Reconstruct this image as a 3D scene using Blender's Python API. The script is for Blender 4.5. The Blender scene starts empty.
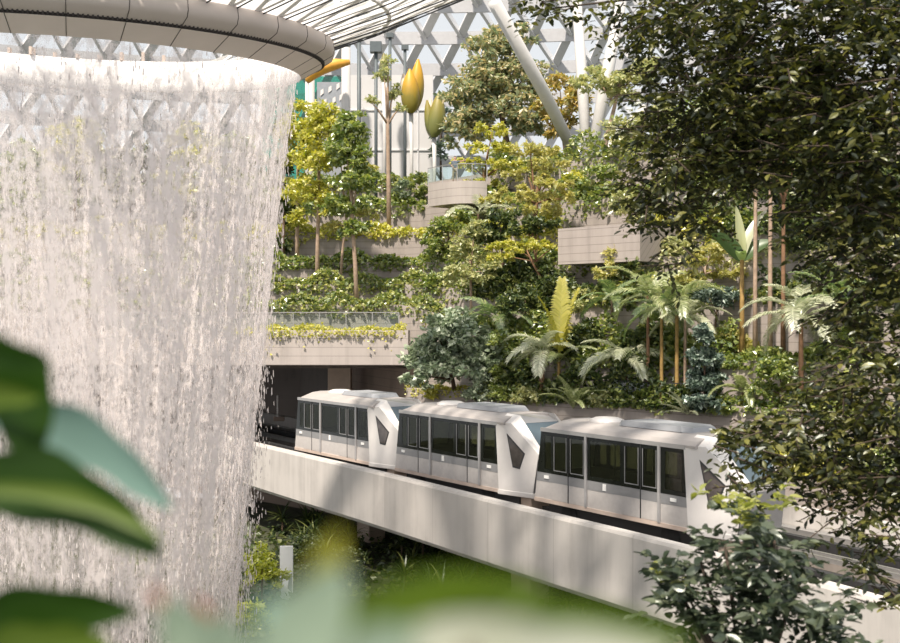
import bpy, bmesh, math, random
import numpy as np
from mathutils import Vector, Matrix
random.seed(7); rng = np.random.default_rng(7)
PI = math.pi
scene = bpy.context.scene
C = scene.collection
F, CX, CY, CAMZ = 1150.0, 450.0, 321.5, 14.0
GZ = 2.5                                   # valley floor height


def P(px, py, Y):
    """a point of the place: sight line through (px, py) at distance Y"""
    return Vector(((px - CX) * Y / F, Y, CAMZ + (CY - py) * Y / F))


# ------------------------------------------------------------------ materials
def newmat(name):
    m = bpy.data.materials.new(name); m.use_nodes = True
    nt = m.node_tree
    for n in list(nt.nodes): nt.nodes.remove(n)
    out = nt.nodes.new('ShaderNodeOutputMaterial')
    return m, nt, out


def N(nt, typ, **kw):
    n = nt.nodes.new(typ)
    for k, v in kw.items():
        if k.startswith('i_'):
            key = k[2:]
            key = int(key) if key.isdigit() else key.replace('_', ' ')
            n.inputs[key].default_value = v
        else:
            setattr(n, k, v)
    return n


def c4(c): return (c[0], c[1], c[2], 1.0)


def ramp(nt, stops, interp='LINEAR'):
    r = nt.nodes.new('ShaderNodeValToRGB')
    el = r.color_ramp.elements
    while len(el) < len(stops): el.new(0.5)
    for e, (p, c) in zip(el, stops):
        e.position = p; e.color = c4(c) if len(c) == 3 else c
    r.color_ramp.interpolation = interp
    return r


def plain(name, col, rough=0.6, metal=0.0, spec=0.5, var=0.06, scale=3.0, bump=0.0, coat=0.0):
    m, nt, out = newmat(name)
    b = N(nt, 'ShaderNodeBsdfPrincipled', i_Roughness=rough, i_Metallic=metal)
    b.inputs['Specular IOR Level'].default_value = spec
    b.inputs['Coat Weight'].default_value = coat
    tc = N(nt, 'ShaderNodeTexCoord')
    no = N(nt, 'ShaderNodeTexNoise', i_Scale=scale, i_Detail=5.0)
    nt.links.new(tc.outputs['Object'], no.inputs['Vector'])
    lo = [max(0, x * (1 - var)) for x in col]; hi = [min(1, x * (1 + var)) for x in col]
    r = ramp(nt, [(0.3, lo), (0.7, hi)])
    nt.links.new(no.outputs['Fac'], r.inputs['Fac'])
    nt.links.new(r.outputs['Color'], b.inputs['Base Color'])
    if bump:
        bp = N(nt, 'ShaderNodeBump', i_Strength=bump, i_Distance=0.02)
        nt.links.new(no.outputs['Fac'], bp.inputs['Height'])
        nt.links.new(bp.outputs['Normal'], b.inputs['Normal'])
    nt.links.new(b.outputs['BSDF'], out.inputs['Surface'])
    return m


def leafmat(name, cols, trans=0.35, gloss=0.08, rough=0.4):
    """foliage: every leaf picks its own colour of the ramp"""
    m, nt, out = newmat(name)
    g = N(nt, 'ShaderNodeNewGeometry')
    k = len(cols)
    r = ramp(nt, [(i / max(1, k - 1), c) for i, c in enumerate(cols)])
    nt.links.new(g.outputs['Random Per Island'], r.inputs['Fac'])
    d = N(nt, 'ShaderNodeBsdfDiffuse'); t = N(nt, 'ShaderNodeBsdfTranslucent')
    gl = N(nt, 'ShaderNodeBsdfGlossy', i_Roughness=rough)
    gl.inputs['Color'].default_value = (0.9, 0.95, 0.9, 1)
    nt.links.new(r.outputs['Color'], d.inputs['Color'])
    hs = N(nt, 'ShaderNodeHueSaturation', i_Hue=0.512, i_Saturation=1.2, i_Value=1.4)
    nt.links.new(r.outputs['Color'], hs.inputs['Color'])
    nt.links.new(hs.outputs['Color'], t.inputs['Color'])
    m1 = N(nt, 'ShaderNodeMixShader', i_0=trans); m2 = N(nt, 'ShaderNodeMixShader', i_0=gloss)
    nt.links.new(d.outputs[0], m1.inputs[1]); nt.links.new(t.outputs[0], m1.inputs[2])
    nt.links.new(m1.outputs[0], m2.inputs[1]); nt.links.new(gl.outputs[0], m2.inputs[2])
    nt.links.new(m2.outputs[0], out.inputs['Surface'])
    return m


def concrete(name, col, streak=0.25, board=0.0, seam=0.0, scale=1.0):
    """UV is metres along and up; dark weather streaks, board lines, panel joints"""
    m, nt, out = newmat(name)
    L = nt.links
    uv = N(nt, 'ShaderNodeUVMap')
    mp = N(nt, 'ShaderNodeMapping'); mp.inputs['Scale'].default_value = (1.3 * scale, 0.09 * scale, 1)
    n1 = N(nt, 'ShaderNodeTexNoise', i_Scale=1.0, i_Detail=6.0, i_Roughness=0.65)
    L.new(uv.outputs['UV'], mp.inputs['Vector']); L.new(mp.outputs['Vector'], n1.inputs['Vector'])
    n2 = N(nt, 'ShaderNodeTexNoise', i_Scale=0.8, i_Detail=8.0, i_Roughness=0.6)
    L.new(uv.outputs['UV'], n2.inputs['Vector'])
    mx = N(nt, 'ShaderNodeMath', operation='MULTIPLY_ADD'); mx.inputs[1].default_value = 0.65
    mm = N(nt, 'ShaderNodeMath', operation='MULTIPLY'); mm.inputs[1].default_value = 0.35
    L.new(n2.outputs['Fac'], mm.inputs[0]); L.new(n1.outputs['Fac'], mx.inputs[0]); L.new(mm.outputs[0], mx.inputs[2])
    r = ramp(nt, [(0.33, [x * (1 - streak) for x in col]), (0.5, col), (0.68, [min(1, x * 1.1) for x in col])])
    L.new(mx.outputs[0], r.inputs['Fac'])
    colout = r.outputs['Color']
    sp = N(nt, 'ShaderNodeSeparateXYZ'); L.new(uv.outputs['UV'], sp.inputs[0])

    def lines(sock, period, width, dark, colin):
        a = N(nt, 'ShaderNodeMath', operation='DIVIDE'); a.inputs[1].default_value = period
        b = N(nt, 'ShaderNodeMath', operation='FRACT')
        c = N(nt, 'ShaderNodeMath', operation='LESS_THAN'); c.inputs[1].default_value = width / period
        L.new(sock, a.inputs[0]); L.new(a.outputs[0], b.inputs[0]); L.new(b.outputs[0], c.inputs[0])
        d = N(nt, 'ShaderNodeMath', operation='MULTIPLY'); d.inputs[1].default_value = dark
        L.new(c.outputs[0], d.inputs[0])
        e = N(nt, 'ShaderNodeMix', data_type='RGBA')
        L.new(d.outputs[0], e.inputs['Factor']); L.new(colin, e.inputs['A'])
        e.inputs['B'].default_value = (0.10, 0.085, 0.075, 1)
        return e.outputs['Result']
    if board: colout = lines(sp.outputs['Y'], board, 0.035, 0.45, colout)
    if seam: colout = lines(sp.outputs['X'], seam, 0.04, 0.22, colout)
    b = N(nt, 'ShaderNodeBsdfPrincipled', i_Roughness=0.85)
    b.inputs['Specular IOR Level'].default_value = 0.25
    L.new(colout, b.inputs['Base Color'])
    L.new(b.outputs[0], out.inputs['Surface'])
    return m


def glassmat(name, tint, glossy=0.1, rough=0.02):
    m, nt, out = newmat(name)
    t = N(nt, 'ShaderNodeBsdfTransparent'); t.inputs['Color'].default_value = c4(tint)
    g = N(nt, 'ShaderNodeBsdfGlossy', i_Roughness=rough)
    no = N(nt, 'ShaderNodeTexNoise', i_Scale=0.5)
    r = ramp(nt, [(0.3, [glossy * 0.8] * 3), (0.7, [glossy * 1.2] * 3)])
    nt.links.new(no.outputs['Fac'], r.inputs['Fac'])
    mx = N(nt, 'ShaderNodeMixShader')
    nt.links.new(r.outputs['Color'], mx.inputs[0])
    nt.links.new(t.outputs[0], mx.inputs[1]); nt.links.new(g.outputs[0], mx.inputs[2])
    nt.links.new(mx.outputs[0], out.inputs['Surface'])
    return m


def watermat(name, su, sv, lo, hi, col=(0.93, 0.9, 0.89), amin=0.0, amax=1.0):
    """falling water: UV metres (around, height); streaks broken into drops"""
    m, nt, out = newmat(name)
    L = nt.links
    uv = N(nt, 'ShaderNodeUVMap')

    def noise(sx, sy, detail, rough):
        mp = N(nt, 'ShaderNodeMapping'); mp.inputs['Scale'].default_value = (sx, sy, 1)
        n = N(nt, 'ShaderNodeTexNoise', i_Scale=1.0, i_Detail=detail, i_Roughness=rough)
        L.new(uv.outputs['UV'], mp.inputs['Vector']); L.new(mp.outputs['Vector'], n.inputs['Vector'])
        return n.outputs['Fac']
    a = noise(su, sv, 3, 0.55); b = noise(su * 2.0, sv * 18, 4, 0.65); c = noise(0.5, 0.06, 2, 0.5)
    s1 = N(nt, 'ShaderNodeMath', operation='MULTIPLY_ADD'); s1.inputs[1].default_value = 1.2; L.new(b, s1.inputs[0]); L.new(a, s1.inputs[2])
    s2 = N(nt, 'ShaderNodeMath', operation='MULTIPLY_ADD'); s2.inputs[1].default_value = 0.6
    L.new(c, s2.inputs[0]); L.new(s1.outputs[0], s2.inputs[2])
    mr0 = N(nt, 'ShaderNodeMapRange'); mr0.inputs['From Min'].default_value = lo; mr0.inputs['From Max'].default_value = hi
    mr0.inputs['To Min'].default_value = amin; mr0.inputs['To Max'].default_value = amax
    mr0.interpolation_type = 'SMOOTHSTEP'
    L.new(s2.outputs[0], mr0.inputs['Value'])
    # the sheet is clear where it leaves the lip and breaks up white as it falls
    sx = N(nt, 'ShaderNodeSeparateXYZ'); L.new(uv.outputs['UV'], sx.inputs[0])
    fl = N(nt, 'ShaderNodeMapRange'); fl.inputs['From Min'].default_value = 22.2; fl.inputs['From Max'].default_value = 18.0
    fl.inputs['To Min'].default_value = 0.62; fl.inputs['To Max'].default_value = 1.0; L.new(sx.outputs['Y'], fl.inputs['Value'])
    mr = N(nt, 'ShaderNodeMath', operation='MULTIPLY'); L.new(mr0.outputs['Result'], mr.inputs[0]); L.new(fl.outputs['Result'], mr.inputs[1])
    d = N(nt, 'ShaderNodeBsdfDiffuse'); d.inputs['Color'].default_value = c4(col)
    t = N(nt, 'ShaderNodeBsdfTranslucent'); t.inputs['Color'].default_value = c4(col)
    m1 = N(nt, 'ShaderNodeMixShader', i_0=0.45)
    L.new(d.outputs[0], m1.inputs[1]); L.new(t.outputs[0], m1.inputs[2])
    tr = N(nt, 'ShaderNodeBsdfTransparent')
    m2 = N(nt, 'ShaderNodeMixShader')
    L.new(mr.outputs[0], m2.inputs[0]); L.new(tr.outputs[0], m2.inputs[1]); L.new(m1.outputs[0], m2.inputs[2])
    L.new(m2.outputs[0], out.inputs['Surface'])
    return m


M = {}
M['beam'] = concrete('pale_concrete', (0.52, 0.49, 0.465), 0.22, 0, 4.1)
M['terrace'] = concrete('terrace_concrete', (0.37, 0.325, 0.30), 0.22, 0.42, 0)
M['slab'] = concrete('slab_concrete', (0.44, 0.395, 0.37), 0.2, 0.5, 0)
M['deck'] = concrete('deck_concrete', (0.13, 0.12, 0.11), 0.3, 0, 0)
M['plinth'] = concrete('plinth_concrete', (0.30, 0.265, 0.24), 0.3, 0, 0)
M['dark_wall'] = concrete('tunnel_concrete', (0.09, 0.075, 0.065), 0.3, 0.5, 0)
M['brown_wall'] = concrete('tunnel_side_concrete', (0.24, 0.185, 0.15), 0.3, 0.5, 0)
M['tan'] = plain('tan_concrete', (0.55, 0.44, 0.36), 0.8)
M['soil'] = plain('planting_soil', (0.045, 0.05, 0.022), 0.95, var=0.4, scale=2)
M['ground'] = plain('valley_ground', (0.05, 0.055, 0.028), 0.95, var=0.4, scale=0.8)
M['white'] = plain('white_paint', (0.69, 0.66, 0.64), 0.35, spec=0.5, var=0.03)
M['steelwhite'] = plain('white_steel', (0.56, 0.545, 0.53), 0.45, var=0.04)
M['lattice'] = plain('grey_white_steel', (0.66, 0.655, 0.665), 0.5, var=0.04)
M['ringbeam'] = plain('grey_steel', (0.50, 0.495, 0.51), 0.5, var=0.04)
M['silver'] = plain('brushed_silver', (0.50, 0.47, 0.45), 0.45, metal=0.0, var=0.05, scale=6)
M['band'] = plain('grey_band', (0.24, 0.24, 0.245), 0.4, metal=0.0, var=0.05)
M['roofsheet'] = plain('train_roof', (0.385, 0.355, 0.34), 0.55, var=0.07, scale=1.2)
M['roofunit'] = plain('roof_unit', (0.30, 0.31, 0.33), 0.5, var=0.05)
M['eave'] = plain('eave_metal', (0.40, 0.39, 0.385), 0.35, metal=0.4, var=0.05)
M['blackglass'] = plain('black_glass', (0.010, 0.012, 0.010), 0.08, spec=0.22, var=0.2)
M['paneglass'] = plain('window_glass', (0.016, 0.018, 0.014), 0.03, spec=0.3, var=0.4, scale=1.5)
M['kiteglass'] = plain('side_glass', (0.10, 0.085, 0.08), 0.05, spec=0.6, var=0.3)
M['rubber'] = plain('black_rubber', (0.02, 0.02, 0.02), 0.8)
M['dark'] = plain('dark_metal', (0.03, 0.03, 0.032), 0.6)
M['post'] = plain('door_post', (0.42, 0.41, 0.41), 0.4, metal=0.3)
M['screenglass'] = plain('windscreen_glass', (0.085, 0.125, 0.15), 0.04, spec=0.8, var=0.15, scale=0.7)
M['beige'] = plain('beige_sill', (0.58, 0.47, 0.40), 0.6)
M['badge'] = plain('white_badge', (0.88, 0.87, 0.85), 0.4, var=0.02)
M['rim'] = plain('taupe_cladding', (0.52, 0.455, 0.415), 0.5, var=0.05, scale=0.8)
M['rimlow'] = plain('light_taupe_cladding', (0.74, 0.65, 0.60), 0.5, var=0.05, scale=0.8)
M['seam'] = plain('dark_seam', (0.05, 0.043, 0.04), 0.8)
M['inner'] = plain('white_lining', (0.90, 0.87, 0.85), 0.7, var=0.03)
M['glass'] = glassmat('clear_glass', (0.93, 0.96, 0.98), 0.08)
M['railglass'] = glassmat('rail_glass', (0.86, 0.92, 0.90), 0.05)
M['pane'] = glassmat('tinted_pane', (0.55, 0.58, 0.46), 0.05)
M['tealglass'] = glassmat('teal_glass', (0.12, 0.62, 0.50), 0.12)
M['domeglass'] = glassmat('dome_glass', (0.97, 0.985, 0.99), 0.04)
M['rib'] = plain('bright_white_steel', (0.90, 0.88, 0.86), 0.4, var=0.02)
M['bark'] = plain('brown_bark', (0.13, 0.085, 0.055), 0.9, var=0.3, scale=4)
M['palebark'] = plain('pale_bark', (0.36, 0.26, 0.19), 0.85, var=0.25, scale=4)
M['redbark'] = plain('red_brown_bark', (0.20, 0.11, 0.06), 0.85, var=0.3, scale=4)
M['orangebark'] = plain('orange_stem', (0.30, 0.19, 0.06), 0.7, var=0.3, scale=4)
M['darkbark'] = plain('dark_bark', (0.06, 0.042, 0.03), 0.9, var=0.3, scale=6)
M['panelgrey'] = plain('building_panel', (0.60, 0.59, 0.59), 0.6, var=0.05, scale=0.3)
M['perfgrey'] = plain('grey_panel', (0.28, 0.30, 0.33), 0.6, var=0.08)
M['orange'] = plain('orange_band', (0.72, 0.36, 0.05), 0.5, var=0.1)
M['pole'] = plain('dark_pole', (0.10, 0.12, 0.13), 0.5)
M['steel'] = plain('bare_steel', (0.45, 0.45, 0.45), 0.3, metal=0.7)
M['sign'] = plain('sign_board', (0.70, 0.72, 0.75), 0.4, var=0.04)
M['signedge'] = plain('sign_dark', (0.22, 0.24, 0.27), 0.5)
M['skin'] = plain('skin', (0.50, 0.30, 0.21), 0.6)
M['shirt'] = plain('grey_blue_shirt', (0.10, 0.13, 0.17), 0.8)
M['trousers'] = plain('khaki_trousers', (0.33, 0.27, 0.21), 0.8)
M['hair'] = plain('dark_hair', (0.02, 0.015, 0.012), 0.7)
m, nt, out = newmat('fritted_glass')
d = N(nt, 'ShaderNodeBsdfDiffuse'); t = N(nt, 'ShaderNodeBsdfTranslucent'); mx = N(nt, 'ShaderNodeMixShader', i_0=0.7)
no = N(nt, 'ShaderNodeTexNoise', i_Scale=1.0); r = ramp(nt, [(0.3, (.84, .83, .82)), (.7, (.92, .91, .90))])
nt.links.new(no.outputs['Fac'], r.inputs['Fac']); nt.links.new(r.outputs['Color'], d.inputs['Color']); nt.links.new(r.outputs['Color'], t.inputs['Color'])
nt.links.new(d.outputs[0], mx.inputs[1]); nt.links.new(t.outputs[0], mx.inputs[2]); nt.links.new(mx.outputs[0], out.inputs['Surface'])
M['frit'] = m
M['w_main'] = watermat('falling_water', 2.6, 0.16, 1.22, 1.60, (0.83, 0.775, 0.765), amin=0.12, amax=0.95)
M['w_inner'] = watermat('falling_water_inner', 3.6, 0.22, 1.34, 1.66, (0.85, 0.80, 0.79), amin=0.0, amax=0.7)

LM = {}
LM['yellow'] = leafmat('yellow_green_leaves', [(0.24, 0.27, 0.05), (0.53, 0.50, 0.11), (0.66, 0.59, 0.17), (0.38, 0.40, 0.09)], 0.42)
LM['lime'] = leafmat('lime_leaves', [(0.28, 0.33, 0.035), (0.50, 0.50, 0.08), (0.40, 0.43, 0.06)], 0.42)
LM['paddledark'] = leafmat('dark_paddle_leaf', [(0.045, 0.085, 0.025), (0.07, 0.12, 0.035)], 0.3, 0.06)
LM['gold'] = leafmat('golden_leaves', [(0.38, 0.37, 0.13), (0.58, 0.53, 0.22), (0.52, 0.46, 0.17), (0.40, 0.41, 0.15)], 0.42)
LM['green'] = leafmat('green_leaves', [(0.07, 0.115, 0.03), (0.24, 0.30, 0.07), (0.42, 0.43, 0.12), (0.16, 0.23, 0.085)], 0.38, 0.13, 0.32)
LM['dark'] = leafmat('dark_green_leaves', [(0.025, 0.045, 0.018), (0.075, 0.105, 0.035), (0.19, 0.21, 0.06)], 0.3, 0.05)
LM['grey'] = leafmat('grey_green_leaves', [(0.12, 0.17, 0.10), (0.31, 0.38, 0.25), (0.54, 0.58, 0.43), (0.20, 0.26, 0.13)], 0.25, 0.12)
LM['blue'] = leafmat('blue_green_leaves', [(0.04, 0.07, 0.055), (0.10, 0.15, 0.11), (0.34, 0.41, 0.33)], 0.22, 0.12)
LM['mixed'] = leafmat('flowering_crown_leaves', [(0.12, 0.17, 0.10), (0.27, 0.32, 0.17), (0.42, 0.41, 0.22), (0.66, 0.52, 0.30), (0.24, 0.31, 0.19)], 0.4)
LM['orange'] = leafmat('rust_leaves', [(0.30, 0.28, 0.09), (0.58, 0.40, 0.13), (0.48, 0.40, 0.14), (0.30, 0.31, 0.11)], 0.42)
LM['pale'] = leafmat('pale_leaves', [(0.30, 0.34, 0.15), (0.48, 0.48, 0.23), (0.58, 0.54, 0.27), (0.25, 0.30, 0.14)], 0.38)
LM['palm'] = leafmat('palm_leaves', [(0.15, 0.19, 0.06), (0.34, 0.38, 0.16), (0.50, 0.50, 0.28), (0.24, 0.29, 0.11)], 0.36, 0.12)
LM['palmpale'] = leafmat('pale_palm_leaves', [(0.28, 0.32, 0.18), (0.58, 0.58, 0.42), (0.48, 0.50, 0.33)], 0.33, 0.14)
LM['palmdark'] = leafmat('dark_palm_leaves', [(0.08, 0.13, 0.05), (0.19, 0.26, 0.09), (0.30, 0.34, 0.13)], 0.33, 0.12)
LM['palmyellow'] = leafmat('yellow_palm_leaves', [(0.38, 0.36, 0.06), (0.50, 0.45, 0.10)], 0.4, 0.06)
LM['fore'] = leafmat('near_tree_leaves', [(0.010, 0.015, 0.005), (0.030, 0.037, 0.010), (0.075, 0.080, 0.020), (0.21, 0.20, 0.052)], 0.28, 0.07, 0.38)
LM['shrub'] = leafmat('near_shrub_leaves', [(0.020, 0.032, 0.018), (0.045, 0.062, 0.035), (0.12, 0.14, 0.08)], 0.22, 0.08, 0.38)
LM['young'] = leafmat('young_leaves', [(0.26, 0.28, 0.06), (0.38, 0.38, 0.10)], 0.4)
LM['ground'] = leafmat('groundcover_leaves', [(0.07, 0.115, 0.03), (0.24, 0.29, 0.075), (0.50, 0.48, 0.15), (0.16, 0.22, 0.08)], 0.38, 0.13, 0.32)
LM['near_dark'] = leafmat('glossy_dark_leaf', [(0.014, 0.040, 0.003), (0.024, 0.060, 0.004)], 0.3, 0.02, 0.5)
LM['near_bright_sun'] = leafmat('bright_leaf_sun_patch', [(0.07, 0.12, 0.003), (0.10, 0.155, 0.006)], 0.4, 0.03, 0.5)  # bright green leaves, and painted sun patches over the dark ones
LM['near_pale'] = leafmat('pale_leaf_sky_sheen', [(0.17, 0.23, 0.15), (0.21, 0.27, 0.20)], 0.2, 0.05, 0.5)  # paleness partly stands in for sky reflected on the leaves
LM['near_teal'] = leafmat('teal_leaf_back_sky_sheen', [(0.16, 0.27, 0.23), (0.19, 0.31, 0.265)], 0.15, 0.06, 0.5)  # leaf-back colour; on the bottom plant a sky reflection put into the colour
LM['near_white'] = leafmat('cream_leaf', [(0.44, 0.45, 0.34), (0.50, 0.51, 0.40)], 0.25, 0.04, 0.5)
LM['near_olive'] = leafmat('olive_leaf', [(0.24, 0.23, 0.02), (0.28, 0.26, 0.03)], 0.4, 0.04)
LM['near_red'] = leafmat('red_bud', [(0.40, 0.11, 0.05), (0.30, 0.08, 0.04)], 0.3, 0.05)
LM['bract'] = leafmat('yellow_bract', [(0.50, 0.33, 0.03), (0.55, 0.36, 0.03)], 0.2, 0.1)
LM['bractgreen'] = leafmat('olive_bract', [(0.20, 0.20, 0.04), (0.24, 0.22, 0.05)], 0.2, 0.1)

# ------------------------------------------------------------------ object helpers


def link(o, parent=None):
    C.objects.link(o)
    if parent is not None: o.parent = parent
    return o


def tag(o, label=None, cat=None, group=None, kind=None):
    if label: o['label'] = label
    if cat: o['category'] = cat
    if group: o['group'] = group
    if kind: o['kind'] = kind
    return o


def thing(name, loc, label, cat, group=None, rz=0.0):
    o = bpy.data.objects.new(name, None); o.empty_display_size = 0.3
    o.location = loc; o.rotation_euler = (0, 0, rz)
    C.objects.link(o)
    return tag(o, label, cat, group)


def npmesh(name, V, faces, mat, smooth=False, uv=None):
    """V (n,3); faces: list of index lists or an (m,k) array"""
    me = bpy.data.meshes.new(name)
    V = np.asarray(V, dtype=np.float32)
    if isinstance(faces, np.ndarray):
        m, k = faces.shape
        loops = faces.reshape(-1); starts = np.arange(m) * k; tot = np.full(m, k)
    else:
        tot = np.array([len(f) for f in faces]); loops = np.array([i for f in faces for i in f])
        starts = np.concatenate([[0], np.cumsum(tot)[:-1]]); m = len(faces)
    me.vertices.add(len(V)); me.vertices.foreach_set('co', V.reshape(-1))
    me.loops.add(len(loops)); me.loops.foreach_set('vertex_index', loops.astype(np.int32))
    me.polygons.add(m); me.polygons.foreach_set('loop_start', starts.astype(np.int32))
    me.polygons.foreach_set('loop_total', tot.astype(np.int32))
    if uv is not None:
        l = me.uv_layers.new(name='UVMap')
        l.data.foreach_set('uv', np.asarray(uv, dtype=np.float32)[loops].reshape(-1))
    me.polygons.foreach_set('use_smooth', np.full(m, bool(smooth)))
    me.update(calc_edges=True); me.validate()
    if mat: me.materials.append(mat)
    return me


def put(name, me, parent=None, loc=None):
    o = bpy.data.objects.new(name, me)
    if loc is not None: o.location = loc
    return link(o, parent)


class B:
    """collects boxes, tubes and sheets into one mesh"""
    def __init__(s): s.v = []; s.f = []; s.uv = []

    def add(s, vs, fs, uv=None):
        o = len(s.v); s.v += [tuple(v) for v in vs]; s.f += [[i + o for i in f] for f in fs]
        s.uv += uv if uv else [(v[0] + v[1], v[2]) for v in vs]

    def box(s, x0, x1, y0, y1, z0, z1):
        vs = [(x, y, z) for x in (x0, x1) for y in (y0, y1) for z in (z0, z1)]
        s.add(vs, [[0, 1, 3, 2], [4, 6, 7, 5], [0, 4, 5, 1], [2, 3, 7, 6], [0, 2, 6, 4], [1, 5, 7, 3]])

    def bar(s, a, b, w, h, up=(0, 0, 1)):
        a = Vector(a); b = Vector(b); d = (b - a).normalized(); up = Vector(up)
        u = d.cross(up)
        if u.length < 1e-4: u = d.cross(Vector((1, 0, 0)))
        u.normalize(); v = u.cross(d).normalized()
        vs = []
        for p in (a, b):
            for i, j in ((-1, -1), (1, -1), (1, 1), (-1, 1)): vs.append(p + u * (i * w / 2) + v * (j * h / 2))
        s.add(vs, [[3, 2, 1, 0], [4, 5, 6, 7], [0, 1, 5, 4], [1, 2, 6, 5], [2, 3, 7, 6], [3, 0, 4, 7]])

    def tube(s, pts, rad, n=8, cap=True):
        pts = [Vector(p) for p in pts]
        rs = rad if isinstance(rad, (list, tuple)) else [rad] * len(pts)
        ref = Vector((0.31, 0.95, 0.05)); vs = []; k = len(pts)
        for i, p in enumerate(pts):
            d = (pts[min(i + 1, k - 1)] - pts[max(i - 1, 0)]).normalized()
            u = d.cross(ref)
            if u.length < 1e-3: u = d.cross(Vector((1, 0, 0)))
            u.normalize(); v = d.cross(u)
            for j in range(n):
                a = 2 * PI * j / n
                vs.append(p + (u * math.cos(a) + v * math.sin(a)) * rs[i])
        fs = [[i * n + j, i * n + (j + 1) % n, (i + 1) * n + (j + 1) % n, (i + 1) * n + j] for i in range(k - 1) for j in range(n)]
        if cap: fs += [list(range(n))[::-1], [(k - 1) * n + j for j in range(n)]]
        s.add(vs, fs)

    def prism(s, poly, a, b, flip=False):
        """poly: list of 3-D points, extruded by vector b-a"""
        n = len(poly); d = Vector(b) - Vector(a)
        vs = [Vector(p) for p in poly] + [Vector(p) + d for p in poly]
        s.add(vs, [list(range(n))[::-1], [n + i for i in range(n)]] + [[i, (i + 1) % n, n + (i + 1) % n, n + i] for i in range(n)])

    def build(s, name, mat, parent=None, smooth=False, bevel=0.0, loc=None):
        me = npmesh(name, s.v, s.f, mat, smooth, s.uv)
        bm = bmesh.new(); bm.from_mesh(me); bmesh.ops.recalc_face_normals(bm, faces=bm.faces); bm.to_mesh(me); bm.free()
        o = put(name, me, parent, loc)
        if bevel:
            md = o.modifiers.new('soft', 'BEVEL'); md.width = bevel; md.segments = 2; md.limit_method = 'ANGLE'
        return o


# ------------------------------------------------------------------ leaves
def frames(n, updir=0.6):
    """random leaf frames: leaf axis a, leaf normal c (biased upward), side b"""
    c = rng.normal(size=(n, 3)); c[:, 2] += updir * 2.2; c /= np.linalg.norm(c, axis=1)[:, None]
    a = rng.normal(size=(n, 3)); a -= c * (a * c).sum(1)[:, None]; a /= np.linalg.norm(a, axis=1)[:, None]
    b = np.cross(c, a)
    return a, b, c


LEAF_SMALL = (np.array([(0, 0, 0), (0.28, .45, .08), (0, 1, -.05), (-.28, .45, .08)]), np.array([(0, 1, 2), (0, 2, 3)]))
LEAF_BROAD = (np.array([(0, 0, 0), (0.42, .42, .10), (0, 1, -.10), (-.42, .42, .10)]), np.array([(0, 1, 2), (0, 2, 3)]))
LEAF_OVAL = (np.array([(0, 0, 0), (.17, .2, .05), (.24, .5, .07), (.14, .8, .02), (0, 1, -.07), (-.14, .8, .02), (-.24, .5, .07), (-.17, .2, .05), (0, .5, 0)]),
             np.array([(0, 1, 8), (1, 2, 8), (2, 3, 8), (3, 4, 8), (4, 5, 8), (5, 6, 8), (6, 7, 8), (7, 0, 8)]))


def leaf_mesh(name, pts, size, mat, tpl=LEAF_SMALL, updir=0.6, fr=None):
    pts = np.asarray(pts); n = len(pts)
    a, b, c = fr if fr is not None else frames(n, updir)
    sz = size * rng.uniform(0.65, 1.3, n) if np.isscalar(size) else size
    T, Fc = tpl
    V = pts[:, None, :] + (T[None, :, 0, None] * b[:, None, :] + T[None, :, 1, None] * a[:, None, :] + T[None, :, 2, None] * c[:, None, :]) * sz[:, None, None]
    k = len(T)
    fs = (Fc[None] + (np.arange(n) * k)[:, None, None]).reshape(-1, 3)
    return npmesh(name, V.reshape(-1, 3), fs, mat)


def shell_pts(center, rad, n, lowcut=-0.5, inner=0.72):
    d = rng.normal(size=(n * 2, 3)); d /= np.linalg.norm(d, axis=1)[:, None]
    d = d[d[:, 2] > lowcut][:n]
    r = rng.uniform(inner, 1.06, (len(d), 1))
    return np.array(center)[None] + d * r * np.array(rad)[None]


def crown_pts(blobs, per, clump=None):
    """blobs: (center, (rx,ry,rz)); each covered with smaller tufts"""
    out = []
    tot = sum((b[1][0] * b[1][2]) for b in blobs)
    for ce, ra in blobs:
        share = ra[0] * ra[2] / tot
        n = max(20, int(per * share))
        k = max(5, int(n / 45))
        cs = shell_pts(ce, ra, k, -0.75, 0.45)
        each = max(6, n // len(cs))
        cr = clump if clump else 0.36 * min(ra) + 0.05
        for q in cs: out.append(shell_pts(q, (cr, cr, cr * 0.6), each, -0.6, 0.3))
    return np.concatenate(out)


def tree(label, base, blobs, leaf, count, lm, bark, trad, cat='tree', group=None, tpl=LEAF_SMALL, name='tree', lean=(0, 0), clump=None, forks=True):
    base = Vector(base)
    root = thing(name, base, label, cat, group)
    pts = crown_pts(blobs, count, clump) - np.array(base)
    put('foliage', leaf_mesh('foliage', pts, leaf, lm, tpl), root)
    t = B()
    top = sum((Vector(b[0]) for b in blobs), Vector()) / len(blobs) - base
    knots = [Vector((0, 0, -0.1)), Vector((top.x * 0.25 + lean[0], top.y * 0.25 + lean[1], top.z * 0.33)), Vector((top.x * 0.7, top.y * 0.7, top.z * 0.7)), top]
    t.tube(knots, [trad, trad * 0.85, trad * 0.7, trad * 0.4], 8)
    if forks:
        for b in blobs:
            e = Vector(b[0]) - base; s = Vector((top.x * 0.6, top.y * 0.6, min(top.z * 0.75, e.z - 0.1)))
            t.tube([s, s.lerp(e, 0.55) + Vector((0, 0, 0.1)), e], [trad * 0.5, trad * 0.35, trad * 0.12], 6)
    t.build('trunk', bark, root, True)
    return root


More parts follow.
